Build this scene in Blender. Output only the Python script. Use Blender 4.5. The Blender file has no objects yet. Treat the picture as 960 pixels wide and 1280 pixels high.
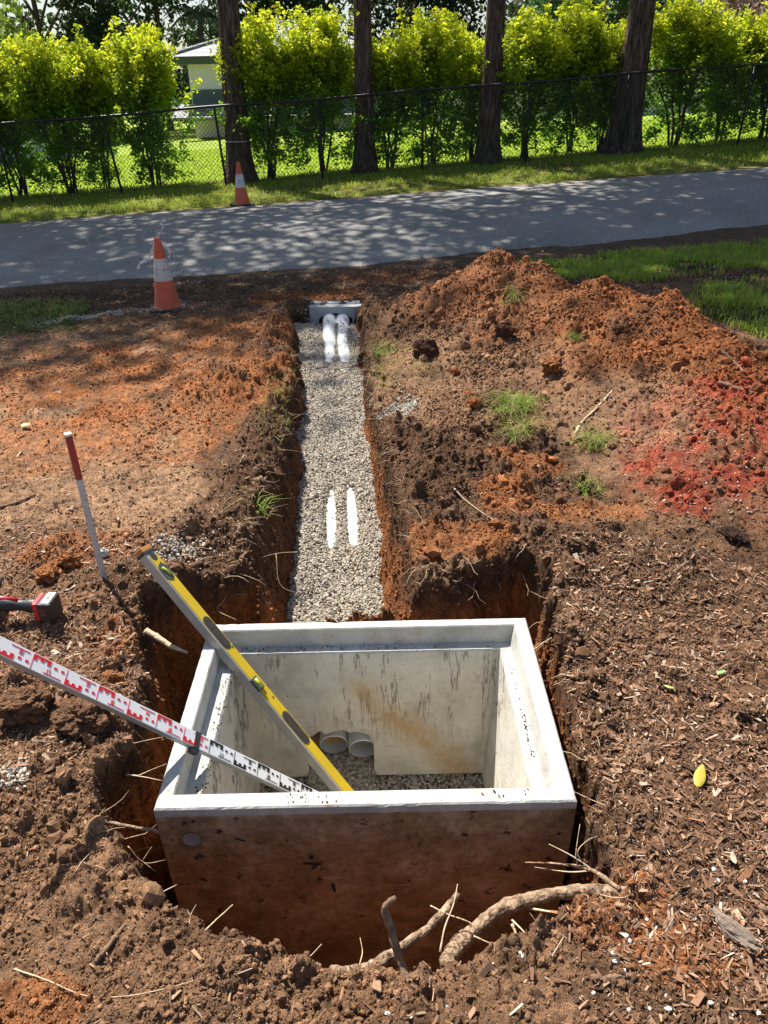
import bpy, math, random, time
T0 = time.time()
import numpy as np
from mathutils import Vector, Matrix, Quaternion
R = math.radians
rng = np.random.default_rng(11)
random.seed(5)
S = bpy.context.scene
COL = S.collection

# ------------------------------------------------------------------ camera, sky, sun, exposure
CAM_H = 1.5; FPX = 960.0; PITCH = 29.2; ROLL = 1.2
cd = bpy.data.cameras.new('camera'); cam = bpy.data.objects.new('camera', cd); COL.objects.link(cam)
cd.sensor_fit = 'HORIZONTAL'; cd.sensor_width = 36.0; cd.lens = 36.0 * FPX / 960.0
cd.clip_start = 0.05; cd.clip_end = 2000
cam.matrix_world = Matrix.Translation((0, 0, CAM_H)) @ Matrix.Rotation(R(90 - PITCH), 4, 'X') @ Matrix.Rotation(R(-ROLL), 4, 'Z')
S.camera = cam
LIGHT = Vector((0.70, -1.0, -1.86)).normalized()           # the way the sunlight travels
sd = bpy.data.lights.new('sun', 'SUN'); sd.energy = 5.0; sd.angle = R(0.53); sd.color = (1.0, 0.95, 0.87)
sun = bpy.data.objects.new('sun', sd); COL.objects.link(sun)
sun.rotation_euler = LIGHT.to_track_quat('-Z', 'Y').to_euler()
W = bpy.data.worlds.new("World"); S.world = W; W.use_nodes = True
wn = W.node_tree.nodes; wl = W.node_tree.links
sky = wn.new('ShaderNodeTexSky'); sky.sky_type = 'NISHITA'; sky.sun_disc = False
sky.sun_elevation = math.asin(-LIGHT.z); sky.sun_rotation = math.atan2(-LIGHT.x, -LIGHT.y)
sky.air_density = 1.0; sky.dust_density = 1.4; sky.ozone_density = 1.0
wl.new(sky.outputs[0], wn['Background'].inputs[0]); wn['Background'].inputs[1].default_value = 0.068
S.view_settings.view_transform = 'Standard'; S.view_settings.look = 'None'
S.view_settings.exposure = 0.94; S.view_settings.gamma = 1.0
S.render.engine = 'CYCLES'
try:
    S.cycles.max_bounces = 7; S.cycles.transparent_max_bounces = 8
    S.cycles.diffuse_bounces = 4
except Exception: pass

# ------------------------------------------------------------------ geometry of the view (used to find where things stand)
_t = R(PITCH); _r = R(ROLL)
FW = np.array([0, math.cos(_t), -math.sin(_t)]); UP0 = np.array([0, math.sin(_t), math.cos(_t)]); RT0 = np.array([1., 0, 0])
RT = RT0 * math.cos(_r) - UP0 * math.sin(_r); UP = UP0 * math.cos(_r) + RT0 * math.sin(_r)
CC = np.array([0, 0, CAM_H])
def ray(px, py): return FW + RT * ((px - 480) / FPX) - UP * ((py - 640) / FPX)
def aty(px, py, y): r = ray(px, py); return CC + r * (y / r[1])
def atz(px, py, z): r = ray(px, py); return CC + r * ((z - CAM_H) / r[2])
def dep(px, py, d): return CC + ray(px, py) * d

# ------------------------------------------------------------------ noise
_T = [np.random.default_rng(100 + i).random((256, 256)) for i in range(6)]
def vnoise(x, y, seed=0):
    t = _T[seed % 6]; x = x + 17.3 * seed + 500; y = y + 9.1 * seed + 500
    xi = np.floor(x).astype(np.int64); yi = np.floor(y).astype(np.int64)
    fx = x - xi; fy = y - yi
    fx = fx * fx * fx * (fx * (fx * 6 - 15) + 10); fy = fy * fy * fy * (fy * (fy * 6 - 15) + 10)
    a = t[xi & 255, yi & 255]; b = t[(xi + 1) & 255, yi & 255]; c = t[xi & 255, (yi + 1) & 255]; d = t[(xi + 1) & 255, (yi + 1) & 255]
    return (a * (1 - fx) + b * fx) * (1 - fy) + (c * (1 - fx) + d * fx) * fy
def fbm(x, y, o=4, seed=0, gain=.5):
    s = np.zeros_like(x, dtype=float); a = 1.0; n = 0.0
    for i in range(o):
        s += a * (vnoise(x, y, seed + i) - .5) * 2; n += a; a *= gain; x = x * 2.03; y = y * 2.03
    return s / n
def lumps(x, y, seed=0, fill=.8):
    """clod-like half balls on a jittered grid, height 0..~.5 in units of the cell"""
    xi = np.floor(x).astype(np.int64); yi = np.floor(y).astype(np.int64)
    out = np.zeros_like(x, dtype=float)
    ta, tb, tc = _T[seed % 6], _T[(seed + 1) % 6], _T[(seed + 2) % 6]
    for dx in (-1, 0, 1):
        for dy in (-1, 0, 1):
            cx = xi + dx; cy = yi + dy
            jx = ta[cx & 255, cy & 255]; jy = tb[cx & 255, cy & 255]; q = tc[cx & 255, cy & 255]
            rr = np.where(q < fill, .2 + .42 * (q / fill), 0)
            d2 = (x - cx - jx) ** 2 + (y - cy - jy) ** 2
            out = np.maximum(out, np.sqrt(np.clip(rr * rr - d2, 0, None)))
    return out
def sstep(a, b, x): t = np.clip((x - a) / (b - a), 0, 1); return t * t * (3 - 2 * t)
def lerp(a, b, t): return a + (b - a) * t

# ------------------------------------------------------------------ terrain
def blob(x, y, cx, cy, rx, ry, ns=.35, seed=1):
    d = ((x - cx) / rx) ** 2 + ((y - cy) / ry) ** 2
    return 1 - sstep(.55, 1.25, d + ns * 1.6 * fbm(x * 5, y * 5, 4, seed))
BY = [-6, 0, 3, 4, 5.5, 7.0, 8.6, 10.3, 11.9, 14, 20, 40, 90, 400]
BZ = [0, 0, 0, .03, .12, .11, .21, .27, .365, .36, .22, -.45, -1.2, -2]
def base(x, y):
    z = (np.interp(y - .4, BY, BZ) + np.interp(y, BY, BZ) * 2 + np.interp(y + .4, BY, BZ)) / 4
    sx = np.interp(y, [3, 5.5, 7.5, 12, 60, 200], [0, .02, .045, .052, .02, 0])
    return z + sx * np.clip(x, -25, 25)
HOLE = [(-.86, 2.14), (-.72, 1.72), (-.685, 1.47), (-.76, 1.36), (-.69, 1.22), (-.59, 1.10), (-.46, .985), (-.31, .93), (-.14, .885), (.02, .835), (.17, .895),
        (.33, .965), (.47, 1.03), (.49, 1.23), (.505, 1.52), (.525, 1.86), (.60, 2.2), (.55, 2.34), (.35, 2.33), (.12, 2.24), (.0, 2.2), (-.4, 2.35), (-.55, 2.3), (-.7, 2.25)]
def poly_sdf(x, y, P):
    d = np.full_like(x, 1e9, dtype=float); ins = np.zeros(x.shape, bool); n = len(P)
    for i in range(n):
        ax, ay = P[i]; bx, by = P[(i + 1) % n]; ex, ey = bx - ax, by - ay
        t = np.clip(((x - ax) * ex + (y - ay) * ey) / (ex * ex + ey * ey), 0, 1)
        d = np.minimum(d, (x - ax - t * ex) ** 2 + (y - ay - t * ey) ** 2)
        c = ((ay > y) != (by > y)) & (x < ex * (y - ay) / (ey if abs(ey) > 1e-9 else 1e-9) + ax)
        ins ^= c
    d = np.sqrt(d); return np.where(ins, d, -d)          # positive inside
TYk = [1.8, 2.4, 2.84, 3.5, 4.1, 5.2, 5.7]; TLk = [-.52, -.54, -.535, -.50, -.52, -.65, -.71]
TRk = [.15, .13, .085, .015, -.035, -.09, -.11]
def gravel_z(y): return np.interp(y, [1.9, 2.5, 2.95, 3.12, 3.3, 3.6, 4.6, 4.8, 5.0, 5.25, 5.6], [-.37, -.305, -.268, -.253, -.225, -.178, -.052, -.032, -.010, .002, -.01])
def cone_h(x, y, cx, cy, h, r, sx=1., sy=1.):
    d = np.sqrt(((x - cx) / sx) ** 2 + ((y - cy) / sy) ** 2) / r
    return h * (np.sqrt(np.clip(1 - d, 0, 1) ** 2 + .01) - .1) / (math.sqrt(1.01) - .1) * (d < 1)
def smax(a, b, k=.06): m = np.maximum(a, b); return m + np.log1p(np.exp(-np.abs(a - b) / k)) * k - .0 * k
MOUNDS = [(.72, 5.0, .46, .72, 1, 1), (.98, 4.85, .40, .68, 1, 1), (1.30, 4.45, .43, .75, 1, .95), (1.55, 4.1, .47, .72, .85, 1.0), (1.75, 3.7, .30, .85, .9, 1.0), (1.62, 3.1, .24, .85, 1, 1), (2.5, 3.4, .3, 1.1, 1, 1),
          (1.2, 3.9, .25, .85, 1, 1), (.33, 5.0, .22, .62, 1, 1), (.62, 4.35, .17, .6, 1, 1), (.95, 3.5, .15, .6, 1, 1), (.45, 3.55, .10, .45, 1, 1), (.40, 3.0, .11, .42, 1, .8), (.22, 4.35, .09, .35, .7, 1.2)]
SMALL = [(-.60, 3.0, .075, .17, 1, 3.2), (-.59, 3.75, .08, .15, 1, 3.6), (-.72, 4.75, .07, .15, 1, 3), (.12, 3.85, .05, .15, 1, 3.5), (.20, 3.1, .075, .2, 1, 2.2), (-.72, 2.55, .07, .2, 1.5, 1), (.85, 2.2, .06, .3, 1.4, .8), (-.86, 4.1, .14, .38, 1.2, .8), (-.62, 4.25, .07, .25, 1, 1), (-.50, 2.75, .07, .28, .7, 1.3), (-.40, 5.35, .05, .4, 1.4, .7), (.15, 2.65, .10, .38, 1.2, .8), (.45, 2.55, .05, .3, 1, 1), (.05, 3.3, .05, .3, .7, 1.5),
         (-1.05, 1.66, .085, .15, 1, 1), (-.87, 1.62, .06, .17, 1.2, 1), (-.78, 1.86, .05, .12, 1, 1), (-.95, 1.3, .07, .22, 1.3, 1), (-.62, 1.18, .03, .2, 1, 1), (-1.18, 2.42, .05, .16, 1.4, 1),
         (.0, .72, .03, .3, 1.5, .6), (-.35, .8, .03, .25, 1, .6), (.62, 1.9, .05, .22, .6, 1.6), (.75, 2.3, .06, .3, 1, .8), (.7, 1.2, .03, .25, .6, 1.5), (.25, 3.7, .05, .3, 1, 1), (-.34, 4.7, .05, .2, .6, 1.6), (-.62, 3.9, .05, .2, .6, 1.6)]
def macro(x, y):
    b = base(x, y)
    m = np.zeros_like(b)
    for q in MOUNDS: m = np.maximum(m, cone_h(x, y, *q)) if False else (lambda a, c: np.where((a > 0) | (c > 0), np.sqrt(a ** 4 + c ** 4 + 1e-12) ** .5, 0))(m, cone_h(x, y, *q))
    s = np.zeros_like(b)
    for q in SMALL: s = np.maximum(s, cone_h(x, y, *q))
    return b, m, s
def terrain(x, y, detail=True):
    b, m, s = macro(x, y)
    road = sstep(6.7, 6.95, y) * (1 - sstep(10.2, 10.5, y))
    near = (1 - sstep(6.2, 7.0, y)) * (1 - sstep(3.5, 5.5, np.abs(x - .5)))
    ground = b + m + s + .018 * fbm(x * 2.1, y * 2.1, 4, 3) * near + .008 * fbm(x * .8, y * .8, 3, 1) * (1 - road)
    far = sstep(12.5, 30, y); ground = ground + far * .10 * fbm(x * .12, y * .12, 3, 2)
    rough = near * np.clip(.42 + .55 * np.clip(m * 8 + s * 12, 0, 1) + .5 * blob(x, y, .35, 2.95, .55, .5) - .12 * blob(x, y, -1.5, 3.6, 1.3, .9) + .35 * blob(x, y, -.9, 1.6, .5, .6) + .45 * blob(x, y, .95, 1.6, .7, 1.0, .6) * sstep(-.15, .25, fbm(x * 3.5, y * 3.5, 3, 2)), 0, 1) * (.42 + .70 * sstep(-.35, .3, fbm(x * 1.9, y * 1.9, 3, 0)))
    # edges of the dig are ragged and clumpy
    dn = .030 * fbm(x * 9, y * 9, 4, 0) + .02 * lumps(x * 11, y * 11, 2) + .008 * fbm(x * 40, y * 40, 3, 5) + .030 * fbm(x * 3.3, y * 3.3, 2, 3) * (y > 2.05)
    dh = poly_sdf(x, y, HOLE)
    xl = np.interp(y, TYk, TLk); xr = np.interp(y, TYk, TRk)
    dt = -.012 + np.minimum(np.minimum(x - xl, xr - x), np.minimum(y - 1.9, 5.56 - y))
    edge = np.exp(-(np.minimum(np.abs(dh), np.abs(dt)) / .11) ** 2) * near
    rough = np.clip(rough + .7 * edge, 0, 1.1)
    z = ground
    if detail:
        wx = x + .020 * fbm(x * 14, y * 14, 3, 1); wy = y + .020 * fbm(x * 14, y * 14, 3, 4)
        k1 = lumps(wx * 8, wy * 8, 0, .34); k2 = lumps(wx * 19, wy * 19, 1, .42); k3 = lumps(wx * 45, wy * 45, 2, .45); k4 = lumps(wx * 95, wy * 95, 3, .5)
        z = z + rough * (.075 * k1 + .042 * k2) + (.18 + .82 * rough) * near * (.022 * k3 + .010 * k4) + near * (.007 + .010 * rough) * fbm(x * 30, y * 30, 5, 2, .6)
    wl_ = np.where(x < -.45, .15, np.where(y > 2.0, .12 + .30 * sstep(.55, .15, x), .055))
    hole_floor = -.74 + .02 * fbm(x * 10, y * 10, 2, 1)
    sh = sstep(0, 1, (dh + dn) / wl_); zh = lerp(z, hole_floor, sh ** .8)
    tf = gravel_z(y) - .055
    wt = np.where(x < (xl + xr) / 2, np.interp(y, [2.2, 3.2, 3.7], [.20, .15, .10]), np.interp(y, [2.4, 3.2], [.16, .09]))
    st = sstep(0, 1, (dt + dn * .8) / wt); zt = lerp(z, tf, st)
    st_ = np.clip(st * (1 - st) * 4, 0, 1); sh_ = np.clip(sh * (1 - sh) * 4, 0, 1); wb = .05 * fbm(x * 13, y * 13, 4, 1) + .05 * lumps(x * 16, y * 16, 0, .5); zt = zt + st_ * wb; zh = zh + sh_ * wb * 1.2
    # low shoulder where the trench opens into the pit hole
    zt = np.where(y < 2.15, 9, zt)
    out = np.minimum(np.minimum(z, zh), np.where(st > 0, zt, 9))
    return out, dict(b=b, m=m, s=s, near=near, road=road, dh=dh, dt=dt, cut=z - out, rough=rough)

def spaced(a, b, f):
    o = [a]
    while o[-1] < b: o.append(o[-1] + f(o[-1]))
    return np.array(o)
xp = spaced(0, 160, lambda v: .0042 if v < .8 else (.0042 + .0034 * (v - .8) if v < 4.8 else .018 + .16 * (v - 4.8)))
xs = np.concatenate([-xp[::-1][:-1], xp])
ys = np.concatenate([np.arange(-4, .5, .12), spaced(.5, 300, lambda v: .0045 if v < 1.2 else (.0045 + .0030 * (v - 1.2) if v < 7.2 else .023 + (v - 7.2) * .055))])
GX, GY = np.meshgrid(xs, ys)
GZ, GM = terrain(GX, GY)
print('terrain grid', GX.shape)
def bil(A, x, y):
    i = np.clip(np.searchsorted(xs, x) - 1, 0, len(xs) - 2); j = np.clip(np.searchsorted(ys, y) - 1, 0, len(ys) - 2)
    tx = np.clip((x - xs[i]) / (xs[i + 1] - xs[i]), 0, 1); ty = np.clip((y - ys[j]) / (ys[j + 1] - ys[j]), 0, 1)
    return (A[j, i] * (1 - tx) + A[j, i + 1] * tx) * (1 - ty) + (A[j + 1, i] * (1 - tx) + A[j + 1, i + 1] * tx) * ty
def gz(x, y): return float(bil(GZ, np.array([x]), np.array([y]))[0])
def gp(px, py, lift=0.):
    """the ground point seen at a spot of the photograph"""
    r = ray(px, py); t = np.concatenate([np.arange(.7, 8, .006), np.arange(8, 60, .05)])
    P = CC[None, :] + r[None, :] * t[:, None]
    k = np.argmax(P[:, 2] < bil(GZ, P[:, 0], P[:, 1])); p = P[k]
    return np.array([p[0], p[1], gz(p[0], p[1]) + lift])

# soil colours: real differences of soil, region by region
C_TAN = np.array([.41, .245, .140]); C_BRN = np.array([.285, .160, .088]); C_DRK = np.array([.108, .057, .032]); C_ORG = np.array([.39, .142, .048])
C_RED = np.array([.31, .060, .032]); C_GRS = np.array([.085, .12, .025]); C_LAWN = np.array([.30, .42, .045]); C_VERGE = np.array([.20, .24, .045])
def mix(c, k, t): return c * (1 - t[..., None]) + np.asarray(k) * t[..., None]
def soil_colour(x, y, z, M):
    sh = x.shape; c = np.broadcast_to(C_BRN, sh + (3,)).copy()
    n1 = fbm(x * 3, y * 3, 5, 0); n2 = fbm(x * 14, y * 14, 4, 2); n3 = fbm(x * 1.1, y * 1.1, 3, 4)
    c = mix(c, C_DRK, sstep(-.1, .5, n1 + .4 * n2) * .7)
    tan = sstep(2.0, 2.8, y + .3 * n1) * (1 - sstep(4.6, 6.2, y + n3 * .5)) * (1 - sstep(-.75, -.5, x + .15 * n1))
    c = mix(c, C_TAN * .95, tan * (.60 + .4 * sstep(-.4, .3, n1 + .6 * n2)))
    bank = (1 - sstep(.10, .34, np.minimum(np.abs(M['dt']), np.abs(M['dh'])) + .12 * n1)) * sstep(1.9, 2.3, y) * (y < 5.4); c = mix(c, C_DRK * 1.1, bank * .8 * sstep(-.35, .25, n1 + .5 * n2 + .15))
    c = mix(c, C_DRK * 1.2, np.maximum(blob(x, y, .30, 3.0, .62, .5, .6), blob(x, y, -.68, 3.3, .16, .6, .6)) * .75)
    c = mix(c, C_TAN, blob(x, y, .15, 4.0, .3, .6, .6) * .45); c = mix(c, C_DRK, np.maximum(blob(x, y, .95, 1.5, .8, 1.0, .6, 2) * .50, blob(x, y, .85, 2.2, .65, .3, .6) * .75))
    for q in ((-1.1, 4.2, .85, .7), (-1.5, 3.5, .8, .4), (-.95, 5.0, .6, .45), (-1.9, 4.3, .7, .6), (.0, 5.9, .9, .22), (-.85, 4.1, .35, .3)): c = mix(c, C_ORG, blob(x, y, *q, ns=.6) * (.30 + .40 * sstep(-.3, .3, n2 + .5 * n1)))
    for q in ((-1.15, 2.45, .22, .18), (-.83, 1.88, .1, .12), (.45, .98, .14, .14), (.22, 2.42, .26, .10), (.72, 2.62, .3, .08), (.62, 3.0, .2, .1), (.5, 2.75, .12, .1), (-.70, .82, .12, .06), (.56, .88, .16, .07)): c = mix(c, C_ORG, blob(x, y, *q, ns=.7, seed=3) * .62)
    mo = sstep(.10, .22, M['m'] + .05 * n1); c = mix(c, C_ORG * np.array([.84, .80, .80]), mo * (.86 - .35 * sstep(.15, .6, n1)))
    c = mix(c, C_TAN * .9, mo * sstep(.05, .5, n3 + .3 * n2) * .25)
    c = mix(c, C_DRK * 1.3, mo * sstep(.25, .6, fbm(x * 6, y * 6, 4, 5)) * .6)
    c = mix(c, C_RED, np.maximum(blob(x, y, 1.62, 3.0, .62, .58, .5), blob(x, y, 1.2, 2.95, .22, .3, .5)) * (.30 + .6 * sstep(-.3, .3, n2 + .5 * n1)))
    c = mix(c, C_TAN * 1.0, blob(x, y, 1.15, 3.35, .4, .3) * .4)
    # dark litter by the road, grass patches
    lit = sstep(5.3, 6.0, y + .3 * n1) * (1 - mo) * (y < 7.6); c = mix(c, np.array([.13, .085, .055]), lit * .85)
    c = mix(c, C_ORG, np.maximum(blob(x, y, .15, 6.35, .55, .28, .7), blob(x, y, -.5, 5.8, .5, .2, .7)) * .7)
    g = np.maximum(blob(x, y, -2.95, 5.5, .9, .6, .5), np.maximum(blob(x, y, 3.2, 6.45, 1.9, .40, .3), blob(x, y, 2.9, 5.1, .8, .6, .4)))
    c = mix(c, C_GRS, g * .8)
    # walls of the dig: dark topsoil over orange subsoil
    cut = M['cut']; w = sstep(.015, .05, cut)
    tr = sstep(-.02, .02, M['dt']) * (1 - sstep(-.05, .02, M['dh'])) * (x < -.2)
    wall = mix(np.broadcast_to(C_DRK * 1.1, sh + (3,)), C_ORG * np.array([.80, .86, .95]), sstep(.07, .20, cut + .10 * n1 + .05 * n2) * (1 - .75 * tr))
    wall = mix(wall, C_DRK, sstep(.1, .6, fbm(x * 8 + z * 9, y * 8 - z * 7, 4, 1)) * .35)
    c = c * (1 - w[..., None]) + wall * w[..., None]
    v = (1 - sstep(0, .5, np.abs(y - 11.4) - .9)); c = mix(c, C_VERGE, v * (.85 - .5 * sstep(.1, .5, n3)))
    c = mix(c, [.2, .13, .06], v * sstep(.15, .5, n3 + .3 * n1) * .6)
    c = mix(c, C_LAWN, sstep(12.2, 12.8, y) * (.9 + .1 * n1))
    br = 1 + .30 * n2 + .22 * fbm(x * 55, y * 55, 3, 3)
    return np.clip(c * br[..., None], .01, .9)
GC = soil_colour(GX, GY, GZ, GM)

# ------------------------------------------------------------------ materials
MATS = {}
def nmat(name):
    m = bpy.data.materials.new(name); m.use_nodes = True; MATS[name] = m
    return m, m.node_tree.nodes, m.node_tree.links, m.node_tree.nodes['Principled BSDF']
def nd(N, t, **k):
    n = N.new(t)
    for a, b in k.items():
        if a.startswith('i_'): n.inputs[a[2:].replace('_', ' ')].default_value = b
        else: setattr(n, a, b)
    return n
def ramp(N, L, src, stops):
    r = N.new('ShaderNodeValToRGB'); e = r.color_ramp.elements
    while len(e) < len(stops): e.new(.5)
    for q, (p, c) in zip(e, stops): q.position = p; q.color = (*c, 1) if len(c) == 3 else c
    L.new(src, r.inputs[0]); return r
def mixc(N, L, fac, a, b, mode='MIX'):
    m = N.new('ShaderNodeMix'); m.data_type = 'RGBA'; m.blend_type = mode
    for s, v in ((0, fac), (6, a), (7, b)):
        if hasattr(v, 'links') or isinstance(v, bpy.types.NodeSocket): L.new(v, m.inputs[s])
        else: m.inputs[s].default_value = v if s == 0 else (*v, 1)
    return m.outputs[2]
def simple(name, col, rough=.6, metal=0., spec=.5, var=.12, scale=12., bump=0., bscale=60., dirt=None):
    m, N, L, P = nmat(name)
    tc = N.new('ShaderNodeTexCoord'); no = nd(N, 'ShaderNodeTexNoise', i_Scale=scale, i_Detail=5.0); L.new(tc.outputs['Object'], no.inputs['Vector'])
    r = ramp(N, L, no.outputs[0], [(.3, tuple(c * (1 - var) for c in col)), (.7, tuple(min(1, c * (1 + var)) for c in col))])
    out = r.outputs[0]
    if dirt:
        n2 = nd(N, 'ShaderNodeTexNoise', i_Scale=dirt[1], i_Detail=8.0, i_Roughness=.65); L.new(tc.outputs['Object'], n2.inputs['Vector'])
        r2 = ramp(N, L, n2.outputs[0], [(dirt[2], (0, 0, 0)), (dirt[2] + .12, (1, 1, 1))])
        out = mixc(N, L, r2.outputs[0], out, dirt[0])
    L.new(out, P.inputs['Base Color']); P.inputs['Roughness'].default_value = rough; P.inputs['Metallic'].default_value = metal
    P.inputs['Specular IOR Level'].default_value = spec
    if bump:
        b = nd(N, 'ShaderNodeBump', i_Strength=bump, i_Distance=.01); n3 = nd(N, 'ShaderNodeTexNoise', i_Scale=bscale, i_Detail=6.0); L.new(tc.outputs['Object'], n3.inputs['Vector'])
        L.new(n3.outputs[0], b.inputs['Height']); L.new(b.outputs[0], P.inputs['Normal'])
    return m
def attr_mat(name, rough=.95, spec=.15, scale=90., amount=.5, bump=.6, bd=.006, trans=0., fleck=0.):
    m, N, L, P = nmat(name)
    a = nd(N, 'ShaderNodeAttribute', attribute_name='col'); g = N.new('ShaderNodeNewGeometry')
    no = nd(N, 'ShaderNodeTexNoise', i_Scale=scale, i_Detail=8.0, i_Roughness=.7); L.new(g.outputs['Position'], no.inputs['Vector'])
    r = ramp(N, L, no.outputs[0], [(.28, (1 - amount,) * 3), (.72, (1 + amount * .7,) * 3)])
    c = mixc(N, L, 1.0, a.outputs['Color'], r.outputs[0], 'MULTIPLY')
    if fleck:
        f2 = nd(N, 'ShaderNodeTexNoise', i_Scale=scale * 2.3, i_Detail=3.0, i_Roughness=.6); L.new(g.outputs['Position'], f2.inputs['Vector'])
        r2 = ramp(N, L, f2.outputs[0], [(.30, (.30,) * 3), (.42, (1.,) * 3), (.58, (1.,) * 3), (.72, (1 + 1.5 * fleck,) * 3)]); c = mixc(N, L, 1.0, c, r2.outputs[0], 'MULTIPLY')
        f3 = nd(N, 'ShaderNodeTexNoise', i_Scale=scale * .22, i_Detail=5.0, i_Roughness=.65); L.new(g.outputs['Position'], f3.inputs['Vector'])
        r3 = ramp(N, L, f3.outputs[0], [(.34, (.62,) * 3), (.66, (1.28,) * 3)]); c = mixc(N, L, 1.0, c, r3.outputs[0], 'MULTIPLY')
    L.new(c, P.inputs['Base Color'])
    P.inputs['Roughness'].default_value = rough; P.inputs['Specular IOR Level'].default_value = spec
    if bump:
        b = nd(N, 'ShaderNodeBump', i_Strength=bump, i_Distance=bd); L.new(no.outputs[0], b.inputs['Height']); L.new(b.outputs[0], P.inputs['Normal'])
    if trans:
        t = N.new('ShaderNodeBsdfTranslucent'); L.new(c, t.inputs[0]); ms = N.new('ShaderNodeMixShader'); ms.inputs[0].default_value = trans
        L.new(P.outputs[0], ms.inputs[1]); L.new(t.outputs[0], ms.inputs[2]); L.new(ms.outputs[0], N['Material Output'].inputs[0])
    return m
M_SOIL = attr_mat('soil', scale=150, amount=.5, bump=1.0, bd=.014, fleck=1.)
M_CRUMB = attr_mat('crumb_soil', scale=260, amount=.45, bump=1.0, bd=.005, fleck=.7)
M_CHIP = attr_mat('bark_chip', rough=.8, spec=.3, scale=160, amount=.3, bump=.3, bd=.002)
M_STONE = attr_mat('gravel_stone', rough=.85, spec=.3, scale=120, amount=.12, bump=.2, bd=.002)
M_LEAF = attr_mat('leaf', rough=.5, spec=.35, scale=8, amount=.15, bump=0, trans=.62)
M_LEAFD = attr_mat('tree_leaf', rough=.5, spec=.35, scale=8, amount=.15, bump=0, trans=.18)
M_GRASS = attr_mat('grass_blade', rough=.6, spec=.3, scale=8, amount=.15, bump=0, trans=.45)
M_ROOT = simple('root_bark', (.34, .235, .15), .9, spec=.2, var=.5, scale=60, bump=1.0, bscale=110, dirt=((.10, .058, .036), 55, .50))
M_ROOTP = simple('pale_root', (.55, .42, .27), .85, spec=.2, var=.25, scale=30, bump=.5, bscale=90, dirt=((.2, .11, .06), 40, .58))
M_TWIG = simple('dry_twig', (.20, .125, .08), .9, spec=.2, var=.35, scale=40, bump=.6, bscale=120)

# ------------------------------------------------------------------ mesh builders
def fast_mesh(name, V, F, mat, cols=None, smooth=False):
    """V (n,3), F (m,k) all the same size"""
    me = bpy.data.meshes.new(name); n = len(V); m, k = F.shape
    me.vertices.add(n); me.vertices.foreach_set('co', np.ascontiguousarray(V, dtype=np.float32).ravel())
    me.loops.add(m * k); me.loops.foreach_set('vertex_index', np.ascontiguousarray(F, dtype=np.int32).ravel())
    me.polygons.add(m); me.polygons.foreach_set('loop_start', np.arange(0, m * k, k, dtype=np.int32)); me.polygons.foreach_set('loop_total', np.full(m, k, dtype=np.int32))
    me.polygons.foreach_set('use_smooth', np.full(m, smooth, dtype=bool))
    me.update(calc_edges=True); me.materials.append(mat)
    if cols is not None:
        a = me.color_attributes.new('col', 'FLOAT_COLOR', 'POINT'); c = np.ones((n, 4), np.float32); c[:, :3] = cols
        a.data.foreach_set('color', c.ravel())
    return me
def tag(o, label=None, cat=None, group=None, kind=None):
    if label: o['label'] = label
    if cat: o['category'] = cat
    if group: o['group'] = group
    if kind: o['kind'] = kind
    return o
def link(name, me, parent=None, loc=None):
    o = bpy.data.objects.new(name, me); COL.objects.link(o)
    if parent: o.parent = parent
    if loc is not None: o.location = loc
    return o
def empty(name, loc=(0, 0, 0), rot=None):
    o = bpy.data.objects.new(name, None); COL.objects.link(o); o.location = loc; o.empty_display_size = .05
    if rot is not None: o.rotation_mode = 'QUATERNION'; o.rotation_quaternion = rot
    return o
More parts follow.
